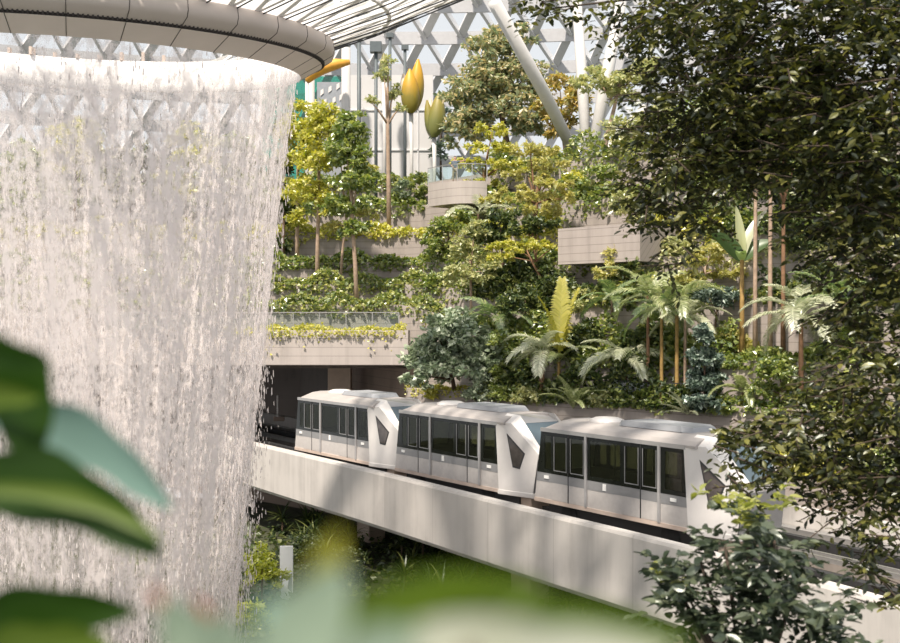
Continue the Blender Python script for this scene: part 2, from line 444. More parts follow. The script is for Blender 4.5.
def ptree(label, px, py, Y, crowns, leaf, count, lm, bark, trad, zbase=None, **kw):
    """crowns: (px, py, rx_px, ry_px[, dY]) seen at distance Y"""
    s = Y / F
    base = P(px, py, Y)
    if zbase is not None: base.z = zbase
    bl = []
    for c in crowns:
        y = Y + (c[4] if len(c) > 4 else 0)
        bl.append((P(c[0], c[1], y), (c[2] * s, max(0.5, 0.8 * c[2] * s), c[3] * s)))
    return tree(label, base, bl, leaf, count, lm, bark, trad, **kw)


def frond_mesh(name, length, rise, droop, leaflet, n, mat, width=0.05, vshape=0.35, tipk=0.35):
    """feather palm frond along +x from the origin, arching up then down"""
    V = []; Fs = []

    def add(vs, fs):
        o = len(V); V.extend(vs); Fs.extend([[i + o for i in f] for f in fs])
    K = 14; pts = []
    ang = rise; p = Vector((0, 0, 0))
    for i in range(K + 1):
        pts.append(p.copy())
        d = Vector((math.cos(ang), 0, math.sin(ang)))
        p = p + d * (length / K); ang -= droop / K
    for i in range(K):
        a, b = pts[i], pts[i + 1]; w = 0.03 * length / 3 * (1 - i / K) + 0.008; w2 = 0.03 * length / 3 * (1 - (i + 1) / K) + 0.008
        add([a + Vector((0, w, 0)), a + Vector((0, -w, 0)), b + Vector((0, -w2, 0)), b + Vector((0, w2, 0)), a + Vector((0, 0, -w * 1.5)), b + Vector((0, 0, -w2 * 1.5))],
            [[0, 1, 2, 3], [0, 3, 5, 4], [1, 4, 5, 2]])
    for k in range(n):
        t = 0.14 + 0.86 * k / n; f = t * K; i = min(K - 1, int(f)); q = pts[i].lerp(pts[i + 1], f - i)
        d = (pts[i + 1] - pts[i]).normalized(); up = Vector((-d.z, 0, d.x))
        ll = leaflet * (math.sin(PI * min(1, 0.18 + 0.82 * t)) * (1 - tipk) + tipk) * random.uniform(0.9, 1.1)
        for sd in (-1, 1):
            out = (d * (0.55 + 0.5 * t) + Vector((0, sd, 0)) + up * vshape * random.uniform(0.4, 1.2)).normalized()
            mid = q + out * ll * 0.55; tip = q + out * ll + Vector((0, 0, -0.28 * ll))
            wv = d * width
            add([q - wv * 0.4, mid - wv * 0.7, tip, mid + wv * 0.7, q + wv * 0.4], [[0, 1, 3, 4], [1, 2, 3]])
    return npmesh(name, [tuple(v) for v in V], Fs, mat)


def palm(label, base, height, fronds, trad, lm, bark, name='palm_tree', cat='palm', group=None, lean=(0, 0), leaflet=0.55, n=34, rings=True, width=0.05):
    """fronds: (azimuth deg, rise deg, droop deg, length[, material])"""
    root = thing(name, base, label, cat, group)
    top = Vector((lean[0], lean[1], height))
    if height > 0.05:
        t = B(); ks = []; rs = []
        for i in range(13):
            u = i / 12
            ks.append(Vector((lean[0] * u * u, lean[1] * u * u, -0.1 + (height + 0.1) * u)))
            rs.append(trad * (1.25 - 0.4 * u) * (1.06 if (rings and i % 2) else 1.0))
        t.tube(ks, rs, 8); t.build('trunk', bark, root, True)
    for fr in fronds:
        az, ri, dr, ln = fr[:4]; mt = fr[4] if len(fr) > 4 else lm
        o = put('frond', frond_mesh('frond', ln, math.radians(ri), math.radians(dr), leaflet * ln / 2.4, n, mt, width), root, top)
        o.rotation_euler = (random.uniform(-.25, .25), 0, math.radians(az))
    return root


def blade_leaf_mesh(name, L, W, rise, droop, mat, fold=0.25, K=10, roll=0.0):
    """one broad paddle leaf along +x with midrib, arching"""
    V = []; Fs = []; ang = rise; p = Vector((0, 0, 0))
    for i in range(K + 1):
        t = i / K; w = W * (math.sin(PI * min(1.0, t ** 0.8 * 0.98 + 0.02)) ** 0.7) * 0.5 if t > 0.02 else 0.02 * W
        d = Vector((math.cos(ang), 0, math.sin(ang))); up = Vector((-d.z, 0, d.x))
        sd = Vector((0, math.cos(roll), 0)) + up * math.sin(roll); un = up * math.cos(roll) - Vector((0, math.sin(roll), 0))
        V += [p + sd * w + un * w * fold, p + sd * w * .5 + un * w * fold * .35, p.copy(), p - sd * w * .5 + un * w * fold * .35, p - sd * w + un * w * fold]
        p = p + d * (L / K); ang -= droop / K
    for i in range(K):
        for j in range(4): Fs.append([i * 5 + j, i * 5 + j + 1, (i + 1) * 5 + j + 1, (i + 1) * 5 + j])
    return npmesh(name, [tuple(v) for v in V], Fs, mat, True)


def strap_plant(label, base, n, L, W, lm, group=None, name='strap_leaf_plant', cat='plant', stem=0.3):
    """rosette of arching strap leaves"""
    root = thing(name, base, label, cat, group)
    V = []; Fs = []
    for k in range(n):
        az = 2.4 * k + random.uniform(-.3, .3); ri = random.uniform(0.15, 1.35); ln = L * random.uniform(.75, 1.1); dr = random.uniform(.5, 1.4)
        p = Vector((0, 0, stem * (0.7 + 0.3 * random.random()))); ang = ri; K = 5; sd = Vector((-math.sin(az), math.cos(az), 0)); o = len(V)
        for i in range(K + 1):
            t = i / K; w = W * .5 * (1 - t ** 2 * .95)
            V += [p + sd * w, p - sd * w]
            p = p + Vector((math.cos(ang) * math.cos(az), math.cos(ang) * math.sin(az), math.sin(ang))) * (ln / K); ang -= dr / K
        for i in range(K): Fs.append([o + 2 * i, o + 2 * i + 1, o + 2 * i + 3, o + 2 * i + 2])
    put('foliage', npmesh('foliage', [tuple(v) for v in V], Fs, lm), root)
    if stem > 0.15:
        t = B(); t.tube([(0, 0, -0.05), (0, 0, stem)], 0.05, 6); t.build('stem', M['bark'], root, True)
    return root


def clone(root, loc, rz, label=None, group=None, scale=1.0):
    r = root.copy(); C.objects.link(r); r.location = loc; r.rotation_euler = (0, 0, rz); r.scale = (scale,) * 3
    if label: r['label'] = label
    if group: r['group'] = group
    for ch in root.children:
        c = ch.copy(); C.objects.link(c); c.parent = r
        for g in ch.children:
            d = g.copy(); C.objects.link(d); d.parent = c
    return r

#@@PART2
# ------------------------------------------------------------------ camera, light, world
cam = bpy.data.cameras.new('camera'); cam.sensor_width = 36.0; cam.lens = 36.0 * F / 900.0
cam.clip_end = 600; cam.dof.use_dof = True; cam.dof.focus_distance = 46.0; cam.dof.aperture_fstop = 2.9
camo = bpy.data.objects.new('camera', cam); camo.location = (0, 0, CAMZ); camo.rotation_euler = (PI / 2, 0, 0)
C.objects.link(camo); scene.camera = camo
vs_ = scene.view_settings
scene.display_settings.display_device = 'sRGB'
vs_.view_transform = 'Standard'; vs_.look = 'None'; vs_.gamma = 1.0; vs_.use_curve_mapping = False; vs_.exposure = -0.04
scene.cycles.transparent_max_bounces = 32
scene.cycles.max_bounces = 8
w = bpy.data.worlds.new('sky'); scene.world = w; w.use_nodes = True
bg = w.node_tree.nodes['Background']; bg.inputs['Color'].default_value = (0.95, 0.97, 1.0, 1); bg.inputs['Strength'].default_value = 0.96
sun = bpy.data.lights.new('sun', 'SUN'); sun.energy = 7.0; sun.angle = math.radians(3.0); sun.color = (1.0, 0.90, 0.78)
so = bpy.data.objects.new('sun', sun); so.rotation_euler = Vector((-0.23, -0.49, 0.842)).to_track_quat('Z', 'Y').to_euler(); so.location = (-20, -30, 80); C.objects.link(so)


def struct(o): return tag(o, kind='structure')


# ------------------------------------------------------------------ ground and terraces
b = B(); b.box(-60, 60, -6, 75, GZ - 0.4, GZ); struct(b.build('ground', M['ground']))

CUM = [0, 2.5, 5, 8, 11, 15, 20]
ZL = [13.5, 15.0, 16.3, 17.8, 20.0, 22.2, 24.3]
ZR = [10.2, 12.2, 15.3, 17.4, 19.0, 21.3, 24.3]
BASE = [(-45, 66), (-2.6, 66), (4, 59.5), (12, 52.5), (20, 45), (30, 34), (42, 20)]


def base_y(x):
    for (x0, y0), (x1, y1) in zip(BASE, BASE[1:]):
        if x <= x1: return y0 + (y1 - y0) * (x - x0) / (x1 - x0)
    return BASE[-1][1]


def tier_y(x, j):
    k = 1.0 if x < -2 else max(0.86, 1 - (x + 2) * 0.012)
    s = sum(base_y(x + q) for q in (-1.5, 0, 1.5)) / 3 if x > -1 else base_y(x)
    return s + CUM[j] * k


def tier_z(x, j):
    u = min(1, max(0, (x + 2.6) / 9.0))
    if j == 0: u = 0 if x < -2.6 else 1
    return ZL[j] + (ZR[j] - ZL[j]) * u


def on_tier(px, j, back=0.7):
    k = (px - CX) / F; lo, hi = 20.0, 130.0
    for _ in range(50):
        m = (lo + hi) / 2
        if tier_y(k * m, j) + back > m: lo = m
        else: hi = m
    x = k * lo
    return Vector((x, lo, tier_z(x, j) - 0.12))


def wall_strip(name, pts, z0f, z1f, th, mat):
    """wall along plan points; UV = metres along, height"""
    V = []; U = []; Fs = []; acc = 0; n = len(pts)
    for i, (x, y) in enumerate(pts):
        if i: acc += math.hypot(x - pts[i - 1][0], y - pts[i - 1][1])
        a = pts[max(0, i - 1)]; c = pts[min(n - 1, i + 1)]
        t = Vector((c[0] - a[0], c[1] - a[1])).normalized(); nx, ny = -t.y, t.x
        z0, z1 = z0f(x), z1f(x)
        V += [(x, y, z0), (x, y, z1), (x + nx * th, y + ny * th, z1), (x + nx * th, y + ny * th, z0)]
        U += [(acc, z0), (acc, z1), (acc, z1 + th), (acc, z0 - th)]
    for i in range(n - 1):
        o = i * 4; q = o + 4
        for e in range(4): Fs.append([o + e, q + e, q + (e + 1) % 4, o + (e + 1) % 4])
    Fs += [[0, 1, 2, 3], [4 * n - 1, 4 * n - 2, 4 * n - 3, 4 * n - 4]]
    return put(name, npmesh(name, V, Fs, mat, False, U))


def tier_pts(j, x0, x1, step=1.0, back=0.0):
    n = int((x1 - x0) / step) + 1
    return [(x0 + (x1 - x0) * i / (n - 1), tier_y(x0 + (x1 - x0) * i / (n - 1), j) + back) for i in range(n)]


struct(wall_strip('wall_tunnel_fascia', tier_pts(0, -40, -2.4), lambda x: 11.5, lambda x: 13.5, 0.5, M['slab']))
struct(wall_strip('terrace_wall', tier_pts(0, -2.5, 40), lambda x: GZ, lambda x: tier_z(x, 0), 0.4, M['terrace']))
for j in range(1, 7):
    struct(wall_strip('terrace_wall', tier_pts(j, -40, 40), lambda x: (tier_z(x, j - 1) if x > -2.6 else max(11.6, tier_z(x, j - 1))) - 0.4, lambda x: tier_z(x, j), 0.4, M['terrace']))
for j in range(0, 7):
    for (xa, xb) in ([(-40, -2.6), (-2.4, 40)] if j == 0 else [(-40, 40)]):
        a = tier_pts(j, xa, xb, 1.0, 0.3); V = []; Fs = []
        for x, y in a:
            yb = tier_y(x, j + 1) + 0.3 if j < 6 else y + 40
            V += [(x, y, tier_z(x, j) - 0.12), (x, yb, tier_z(x, j) - 0.12)]
        for i in range(len(a) - 1): Fs.append([2 * i, 2 * i + 2, 2 * i + 3, 2 * i + 1])
        struct(put('planting_bed', npmesh('planting_bed', V, Fs, M['soil'])))
# tunnel behind the fascia
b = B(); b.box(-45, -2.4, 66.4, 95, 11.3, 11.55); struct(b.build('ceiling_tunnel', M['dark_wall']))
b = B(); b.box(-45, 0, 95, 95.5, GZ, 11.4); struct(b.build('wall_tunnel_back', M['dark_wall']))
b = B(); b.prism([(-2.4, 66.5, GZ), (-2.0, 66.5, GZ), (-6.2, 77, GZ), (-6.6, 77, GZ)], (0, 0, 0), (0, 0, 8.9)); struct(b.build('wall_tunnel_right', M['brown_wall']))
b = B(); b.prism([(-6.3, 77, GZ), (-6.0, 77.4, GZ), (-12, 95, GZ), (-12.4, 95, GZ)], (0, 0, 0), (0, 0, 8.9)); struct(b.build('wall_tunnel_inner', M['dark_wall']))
q = P(340, 380, 74.0)
b = B(); b.box(q.x - .72, q.x + .72, 73.4, 74.8, 5.5, 11.4); struct(b.build('pillar_tunnel', M['tan']))
# wall in the shade below the guideway
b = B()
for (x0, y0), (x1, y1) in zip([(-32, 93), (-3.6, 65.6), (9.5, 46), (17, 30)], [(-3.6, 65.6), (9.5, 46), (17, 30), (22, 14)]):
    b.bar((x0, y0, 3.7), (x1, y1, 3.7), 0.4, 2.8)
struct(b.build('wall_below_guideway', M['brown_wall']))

# cantilevered concrete balcony in the middle of the hill
a = on_tier(558, 3, -2.4); c = on_tier(640, 3, -2.4)
d = Vector((c.x - a.x, c.y - a.y)); nrm = Vector((-d.y, d.x)).normalized()
pl = [(a.x, a.y), (c.x, c.y)]
o = wall_strip('concrete_balcony', [(a.x + (c.x - a.x) * i / 8, a.y + (c.y - a.y) * i / 8) for i in range(9)], lambda x: 17.1, lambda x: 19.05, 6.0, M['terrace'])
struct(o)
# upper viewing platform with its pale apron
a = P(428, 190, 75.5); c = P(487, 190, 73.5)
zp = P(455, 184, 75).z
V = []; U = []; Fs = []; arc = []
for i in range(13):
    t = i / 12; x = a.x + (c.x - a.x) * t; y = a.y + (c.y - a.y) * t - 1.2 * math.sin(PI * t); arc.append((x, y))
struct(wall_strip('viewing_platform', arc, lambda x: zp - 1.45, lambda x: zp, 12.5, M['slab']))
# railing of the platform
r = thing('glass_railing', (arc[0][0], arc[0][1], zp), 'clear glass railing with thin posts along the edge of the upper viewing platform', 'railing', None)
o0 = Vector((arc[0][0], arc[0][1], zp))
for i in range(0, 13, 3):
    b = B(); p = Vector((arc[i][0], arc[i][1] + 0.15, zp)) - o0; b.box(p.x - .025, p.x + .025, p.y - .025, p.y + .025, 0, 1.1); b.build('post', M['steel'], r)
b = B()
for i in range(12): b.bar(Vector((arc[i][0], arc[i][1] + .15, zp + 1.1)) - o0, Vector((arc[i + 1][0], arc[i + 1][1] + .15, zp + 1.1)) - o0, .05, .05)
b.build('handrail', M['steel'], r)
b = B()
for i in range(12): b.bar(Vector((arc[i][0], arc[i][1] + .15, zp + .58)) - o0, Vector((arc[i + 1][0], arc[i + 1][1] + .15, zp + .58)) - o0, .012, .9)
b.build('glass_panel', M['railglass'], r)
# railing on top of the tunnel fascia
pts = tier_pts(0, -20, -3.0, 1.42, 1.35)
o0 = Vector((pts[0][0], pts[0][1], 13.38))
r = thing('glass_railing', o0, 'low glass railing with thin posts along the bed above the tunnel opening', 'railing')
for (x, y) in pts:
    b = B(); b.box(x - o0.x - .025, x - o0.x + .025, y - o0.y - .02, y - o0.y + .02, 0, 1.15); b.build('post', M['steel'], r)
b = B(); b.bar((0, 0, 1.15), (pts[-1][0] - o0.x, pts[-1][1] - o0.y, 1.15), .05, .05); b.build('handrail', M['steel'], r)
b = B(); b.bar((0, 0, .6), (pts[-1][0] - o0.x, pts[-1][1] - o0.y, .6), .012, .95); b.build('glass_panel', M['railglass'], r)
# railing behind the far track, in front of the palms
aa = [on_tier(px, 0, .5) for px in (590, 612, 634, 656, 678, 700)]
r = thing('glass_railing', aa[0], 'glass railing with dark posts on the ledge below the tall palm trunks', 'railing')
for p in aa:
    q = p - aa[0]; b = B(); b.box(q.x - .025, q.x + .025, q.y - .025, q.y + .025, 0, 1.0); b.build('post', M['dark'], r)
b = B()
for p, q in zip(aa, aa[1:]): b.bar(p - aa[0] + Vector((0, 0, 1)), q - aa[0] + Vector((0, 0, 1)), .05, .05)
b.build('handrail', M['dark'], r)
b = B()
for p, q in zip(aa, aa[1:]): b.bar(p - aa[0] + Vector((0, 0, .52)), q - aa[0] + Vector((0, 0, .52)), .012, .85)
b.build('glass_panel', M['railglass'], r)

# ------------------------------------------------------------------ guideway
CTRL = [(-38, 107), (-28.5, 91.5), (-10.9, 62.5), (-3.1, 50.0), (2.45, 40.7), (6.9, 33.3), (10.35, 26.7), (14.4, 17.0), (18.0, 6.0)]


def catmull(ctrl, per=14):
    out = []
    for i in range(1, len(ctrl) - 2):
        p0, p1, p2, p3 = [np.array(ctrl[k], float) for k in (i - 1, i, i + 1, i + 2)]
        for s in range(per):
            t = s / per
            out.append(0.5 * ((2 * p1) + (-p0 + p2) * t + (2 * p0 - 5 * p1 + 4 * p2 - p3) * t * t + (-p0 + 3 * p1 - 3 * p2 + p3) * t ** 3))
    out.append(np.array(ctrl[-2], float))
    return out


PATH = catmull(CTRL)
TAN = [(PATH[min(i + 1, len(PATH) - 1)] - PATH[max(i - 1, 0)]) for i in range(len(PATH))]
TAN = [t / np.linalg.norm(t) for t in TAN]
NRM = [np.array((-t[1], t[0])) for t in TAN]          # away from the viewer
ARC = np.concatenate([[0], np.cumsum([np.linalg.norm(PATH[i + 1] - PATH[i]) for i in range(len(PATH) - 1)])])


def sweep(name, prof, mat, parent):
    """prof: closed list of (offset from near face, z)"""
    k = len(prof); V = []; U = []; Fs = []
    per = [0]
    for i in range(1, k): per.append(per[-1] + math.hypot(prof[i][0] - prof[i - 1][0], prof[i][1] - prof[i - 1][1]))
    for p, n, s in zip(PATH, NRM, ARC):
        for (o, z), pr in zip(prof, per):
            V.append((p[0] + n[0] * o, p[1] + n[1] * o, z)); U.append((s, z + o * .3))
    m = len(PATH)
    for i in range(m - 1):
        for e in range(k): Fs.append([i * k + e, (i + 1) * k + e, (i + 1) * k + (e + 1) % k, i * k + (e + 1) % k])
    Fs += [list(range(k)), [(m - 1) * k + e for e in range(k)][::-1]]
    me = npmesh(name, V, Fs, mat, False, U)
    bm = bmesh.new(); bm.from_mesh(me); bmesh.ops.recalc_face_normals(bm, faces=bm.faces); bm.to_mesh(me); bm.free()
    return put(name, me, parent)


g = thing('elevated_guideway', (0, 0, 0), 'long pale concrete elevated guideway that the train runs on', 'bridge')
ZT = 7.42
sweep('near_girder', [(0.12, 4.95), (0, 5.12), (0, ZT - .1), (0.05, ZT), (0.42, ZT), (0.42, 5.6), (0.9, 5.0)], M['beam'], g)
sweep('far_girder', [(8.8, 4.95), (8.8, ZT), (8.4, ZT), (8.4, 5.6), (8.0, 5.0)], M['beam'], g)
sweep('deck', [(0.40, 5.5), (8.42, 5.5), (8.42, 6.2), (0.40, 6.2)], M['deck'], g)
for off in (1.85, 3.75, 5.6, 7.2):
    sweep('running_plinth', [(off, 6.18), (off + .55, 6.18), (off + .55, 6.5), (off, 6.5)], M['plinth'], g)
for off in (3.08, 6.65):
    sweep('guide_rail', [(off - .14, 6.15), (off + .14, 6.15), (off + .14, 6.85), (off - .14, 6.85)], M['dark'], g)
for off in (4.72, 5.2):
    sweep('power_rail', [(off - .05, 6.7), (off + .05, 6.7), (off + .05, 6.85), (off - .05, 6.85)], M['steel'], g)
sweep('cable_tray', [(7.95, 6.2), (8.35, 6.2), (8.35, 6.75), (7.95, 6.75)], M['steel'], g)
for px, dd in ((530, 47.0), (371, 60.5), (700, 34.5)):
    q = P(px, 0, dd); b = B()
    b.box(-.65, .65, -.5, .5, GZ - .1, 5.6); o = b.build('column', M['tan'], g, bevel=.05); o.location = (q.x, q.y, 0); o.rotation_euler = (0, 0, -.98)
q = P(279, 415, 76.0)
o = thing('track_marker', (q.x, q.y, ZT), 'thin pale marker post on a small brown box on the far parapet by the tunnel', 'post')
b = B(); b.box(-.35, .35, -.15, .15, 0, .3); b.build('box', M['brown_wall'], o)
b = B(); b.tube([(-.1, 0, .3), (-.1, 0, 1.7)], .06, 6); b.build('pole', M['white'], o)

# ------------------------------------------------------------------ train cars


def quad(b, *vs): b.add(vs, [list(range(len(vs)))])


def train_car(label, corner):
    NS = .88; hd = Vector((.552, -.834, 0)); nn = Vector((.834, .552, 0))
    root = thing('train_car', Vector(corner) + nn * 1.35, label, 'train car', 'cars of the white people mover train', math.atan2(hd.y, hd.x))
    lean = lambda z: .4 * z / 2.65
    # body
    b = B(); sec = [(-1.35, 0.06), (-1.35, 1.08), (1.35, 1.08), (1.35, 0.06)]
    b.add([(lean(z), y, z) for y, z in sec] + [(8.0, y, z) for y, z in sec], [[0, 1, 2, 3], [7, 6, 5, 4]] + [[i, 4 + i, 4 + (i + 1) % 4, (i + 1) % 4] for i in range(4)])
    b.build('body', M['silver'], root)
    b = B(); b.box(.5, 7.9, -1.3, 1.3, 1.081, 1.10); b.build('cabin_floor', M['dark'], root)
    b = B(); b.add([(lean(z), y, z) for y in (-1.33, 1.33) for z in (1.08, 2.7)] + [(lean(z) + .06, y, z) for y in (-1.33, 1.33) for z in (1.08, 2.7)],
                   [[0, 1, 3, 2], [4, 6, 7, 5], [0, 4, 5, 1], [2, 3, 7, 6], [1, 5, 7, 3], [0, 2, 6, 4]]); b.build('end_wall', M['silver'], root)
    for s in (3.0, 5.0): b = B(); b.tube([(s, 0, 1.09), (s, 0, 2.7)], .03, 6); b.build('grab_pole', M['steel'], root, True)
    # roof
    b = B(); sec = [(-1.39, 2.66), (-1.39, 2.74), (-1.24, 2.88), (-.85, 3.02), (-.4, 3.07), (.4, 3.07), (.85, 3.02), (1.24, 2.88), (1.39, 2.74), (1.39, 2.66)]
    k = len(sec); st = [(.36, 0.0), (1.05, 1.0), (4.5, 1.0), (7.95, 1.0), (8.35, .97)]
    V = []
    for s, f in st:
        for y, z in sec: V.append((s + (.02 if f == 0 else 0), y * (1 if f else .97), 2.66 + (z - 2.66) * (f if f else .18)))
    Fs = [[i * k + e, (i + 1) * k + e, (i + 1) * k + (e + 1) % k, i * k + (e + 1) % k] for i in range(len(st) - 1) for e in range(k)] + [list(range(k))[::-1], [(len(st) - 1) * k + e for e in range(k)]]
    b.add(V, Fs); rf = b.build('roof', M['roofsheet'], root, False, .03)
    b = B()
    for sd in (-1, 1): b.box(.42, 7.9, min(sd * 1.34, sd * 1.41), max(sd * 1.34, sd * 1.41), 2.60, 2.74)
    b.build('eave', M['eave'], root)
    b = B(); b.add([(3.9, -.62, 3.05), (4.1, -.75, 3.05), (7.1, -.75, 3.05), (7.5, -.55, 3.05), (7.5, .55, 3.05), (7.1, .75, 3.05), (4.1, .75, 3.05), (3.9, .62, 3.05),
                    (3.98, -.58, 3.22), (4.2, -.68, 3.24), (7.0, -.68, 3.24), (7.35, -.5, 3.2), (7.35, .5, 3.2), (7.0, .68, 3.24), (4.2, .68, 3.24), (3.98, .58, 3.22)],
                   [[i, (i + 1) % 8, 8 + (i + 1) % 8, 8 + i] for i in range(8)] + [list(range(8, 16))])
    b.build('air_conditioner', M['roofunit'], root)
    b = B(); n = 16; V = []
    for r_, z in ((.62, 3.03), (.6, 3.12), (.4, 3.2), (.05, 3.22)): V += [(2.55 + r_ * math.cos(2 * PI * i / n) * 1.15, r_ * math.sin(2 * PI * i / n), z) for i in range(n)]
    b.add(V, [[r_ * n + i, r_ * n + (i + 1) % n, (r_ + 1) * n + (i + 1) % n, (r_ + 1) * n + i] for r_ in range(3) for i in range(n)] + [[48 + i for i in range(n)]])
    b.build('roof_dome', M['white'], root, True)
    # side bands
    for sd in (-1, 1):
        y0, y1 = sorted((sd * 1.33, sd * 1.362)); y2, y3 = sorted((sd * 1.33, sd * 1.368))
        b = B(); b.add([(lean(z), y, z) for y in (y0, y1) for z in (.74, 1.07)] + [(7.97, y, z) for y in (y0, y1) for z in (.74, 1.07)],
                       [[0, 1, 3, 2], [4, 6, 7, 5], [0, 4, 5, 1], [2, 3, 7, 6], [1, 5, 7, 3], [0, 2, 6, 4]]); b.build('grey_band', M['band'], root)
        b = B(); b.add([(lean(z) + .02, y, z) for y in (y2, y3) for z in (1.07, 2.62)] + [(.62, y, z) for y in (y2, y3) for z in (1.07, 2.62)],
                       [[0, 1, 3, 2], [4, 6, 7, 5], [0, 4, 5, 1], [2, 3, 7, 6], [1, 5, 7, 3], [0, 2, 6, 4]])
        b.box(.62, 7.9, y2, y3, 1.07, 1.22); b.box(.62, 7.86, y2, y3, 2.46, 2.62)
        PN = [(.62, 1.0), (1.2, 1.88), (2.14, 2.84), (3.2, 4.78), (5.04, 5.68), (5.92, 6.54), (6.95, 7.72)]
        for (u0, u1), (v0, v1) in zip(PN, PN[1:] + [(7.9, 8)]): b.box(u1, v0, y2, y3, 1.2, 2.48)
        b.build('window_band', M['blackglass'], root)
        if sd > 0:
            for u0, u1 in PN: b = B(); b.box(u0 - .01, u1 + .01, 1.345, 1.352, 1.2, 2.48); b.build('window_pane', M['pane'], root)
    yv = -1.368

    def side(s0, s1, z0, z1, name, mat, parent=root, th=.012, lab=None, base=yv):
        b = B(); b.box(s0, s1, base - th, base + .01, z0, z1); o = b.build(name, mat, parent)
        if lab: o['label'] = lab
        return o
    side(.62, 1.0, 1.2, 2.48, 'window_pane', M['pane'], th=-.008)
    side(3.2, 4.78, 1.2, 2.48, 'window_pane', M['pane'], th=-.008)
    side(6.95, 7.72, 1.2, 2.48, 'window_pane', M['pane'], th=-.008)
    for s0, s1, p0, p1 in ((1.08, 1.97, 1.2, 1.88), (2.03, 2.94, 2.14, 2.84), (4.92, 5.77, 5.04, 5.68), (5.83, 6.64, 5.92, 6.54)):
        d = side(s0, s1, .12, 1.06, 'door', M['silver'], th=.004)
        side(s0, s1, .745, 1.06, 'door_band', M['band'], d, .008)
        side(p0 - .01, p1 + .01, 1.2, 2.48, 'door_pane', M['pane'], d, th=-.008)
        b = B()
        for xx in (p0 - .025, p1): b.box(xx, xx + .025, yv - .016, yv, 1.22, 2.46)
        b.box(p0 - .025, p1 + .025, yv - .016, yv, 1.19, 1.22)
        b.build('pane_edge', M['band'], d)
    for s in (2.0, 5.8): side(s - .018, s + .018, .1, 2.6, 'door_seam', M['dark'], th=.014)
    for s in (3.0, 6.7): side(s - .055, s + .055, .1, 2.62, 'door_post', M['post'], th=.05)
    for s in (.75, 7.35): side(s - .13, s + .13, .86, .97, 'marker_lamp', M['badge'], th=.03)
    side(3.9, 4.06, .80, 1.03, 'emblem', M['badge'], th=.02, lab='white square emblem')
    b = B(); b.box(.02, 8.02, -1.385, 1.385, -.04, .1); b.build('sill', M['beige'], root)
    b = B(); b.box(.5, 8.9, -1.05, 1.05, -.55, -.02); b.build('underframe', M['dark'], root)
    for s in (1.7, 6.9):
        for sd in (-1, 1):
            b = B(); b.tube([(s, sd * .72, -.42), (s, sd * 1.08, -.42)], .44, 18); b.build('wheel', M['rubber'], root, True)
    # nose
    yy = lambda s: 1.37 - .215 * (s - 8)
    b = B()
    for sd in (-1, 1):
        A0 = (8.0, sd * yy(8), .05); A1 = (7.84, sd * yy(7.84), 2.68); U = (8.62, sd * yy(8.62), 2.74); Bk = (10.0, sd * yy(10), 1.62); B0 = (9.72, sd * yy(9.72), .05)
        W0 = (8.72, sd * .86, 3.03); W1 = (10.02, sd * .72, 1.7); A2 = (7.9, sd * .86, 3.06)
        quad(b, A0, B0, Bk, U, A1); quad(b, U, Bk, W1, W0); quad(b, A1, U, W0, A2)
        quad(b, (W1[0], W1[1], W1[2]), (W0[0], W0[1], W0[2]), (W0[0] - .1, W0[1], W0[2] - .15), (W1[0] - .15, W1[1], W1[2] - .1))
    quad(b, (10.0, -yy(10), 1.62), (10.02, -.72, 1.7), (10.02, .72, 1.7), (10.0, yy(10), 1.62), (9.96, yy(10), 1.4), (9.96, -yy(10), 1.4))
    b.build('nose', M['white'], root)
    b = B(); quad(b, (7.9, -.86, 3.05), (8.72, -.86, 3.02), (9.0, -.83, 2.74), (9.0, .83, 2.74), (8.72, .86, 3.02), (7.9, .86, 3.05)); b.build('hood', M['eave'], root)
    b = B(); quad(b, (8.98, -.83, 2.75), (9.98, -.73, 1.7), (9.98, .73, 1.7), (8.98, .83, 2.75)); b.build('windscreen', M['screenglass'], root)
    b = B(); quad(b, (9.97, -yy(10) + .01, 1.41), (9.97, yy(10) - .01, 1.41), (9.74, yy(9.72) - .01, .05), (9.74, -yy(9.72) + .01, .05)); b.build('front_panel', M['band'], root)
    K = [(8.42, 2.32), (9.33, 1.60), (9.08, .98), (8.72, 1.02)]
    ky = lambda s, e: -(yy(s) + e)
    b = B(); b.add([(s, ky(s, -.01), z) for s, z in K] + [(s, ky(s, .012), z) for s, z in K], [[4, 5, 6, 7]] + [[i, (i + 1) % 4, 4 + (i + 1) % 4, 4 + i] for i in range(4)]); kf = b.build('side_window', M['dark'], root)
    cx_ = sum(k_[0] for k_ in K) / 4; cz_ = sum(k_[1] for k_ in K) / 4
    K2 = [(cx_ + (s - cx_) * .84, cz_ + (z - cz_) * .84) for s, z in K]
    b = B(); quad(b, *[(s, ky(s, .018), z) for s, z in K2]); b.build('pane', M['kiteglass'], kf)
    b = B(); b.prism([(7.95, -1.40, -.1), (9.78, -1.02, -.1), (9.85, -.8, -.1), (9.85, .8, -.1), (9.78, 1.02, -.1), (7.95, 1.40, -.1)], (0, 0, 0), (0, 0, .2)); b.build('bumper', M['white'], root, False, .03)
    b = B(); b.box(8.75, 9.55, -.95, .5, -.85, -.1); b.build('coupler_housing', M['tan'], root)
    return root


CZ = 7.30
train_car('front car of the train, its nose half hidden by the dark near tree', (3.2, 43.4, CZ))
train_car('middle car of the train, with a white nose and kite-shaped side window', (-2.48, 52.0, CZ))
train_car('rear car of the train, half inside the dark tunnel opening', (-8.17, 60.6, CZ))

# ------------------------------------------------------------------ waterfall, its ring and the roof funnel
XC, YC = -11.9, 36.0
DC = math.hypot(XC, YC); AC = math.atan2(-XC, YC); VD = Vector((XC / DC, YC / DC))
TILT = 0.10


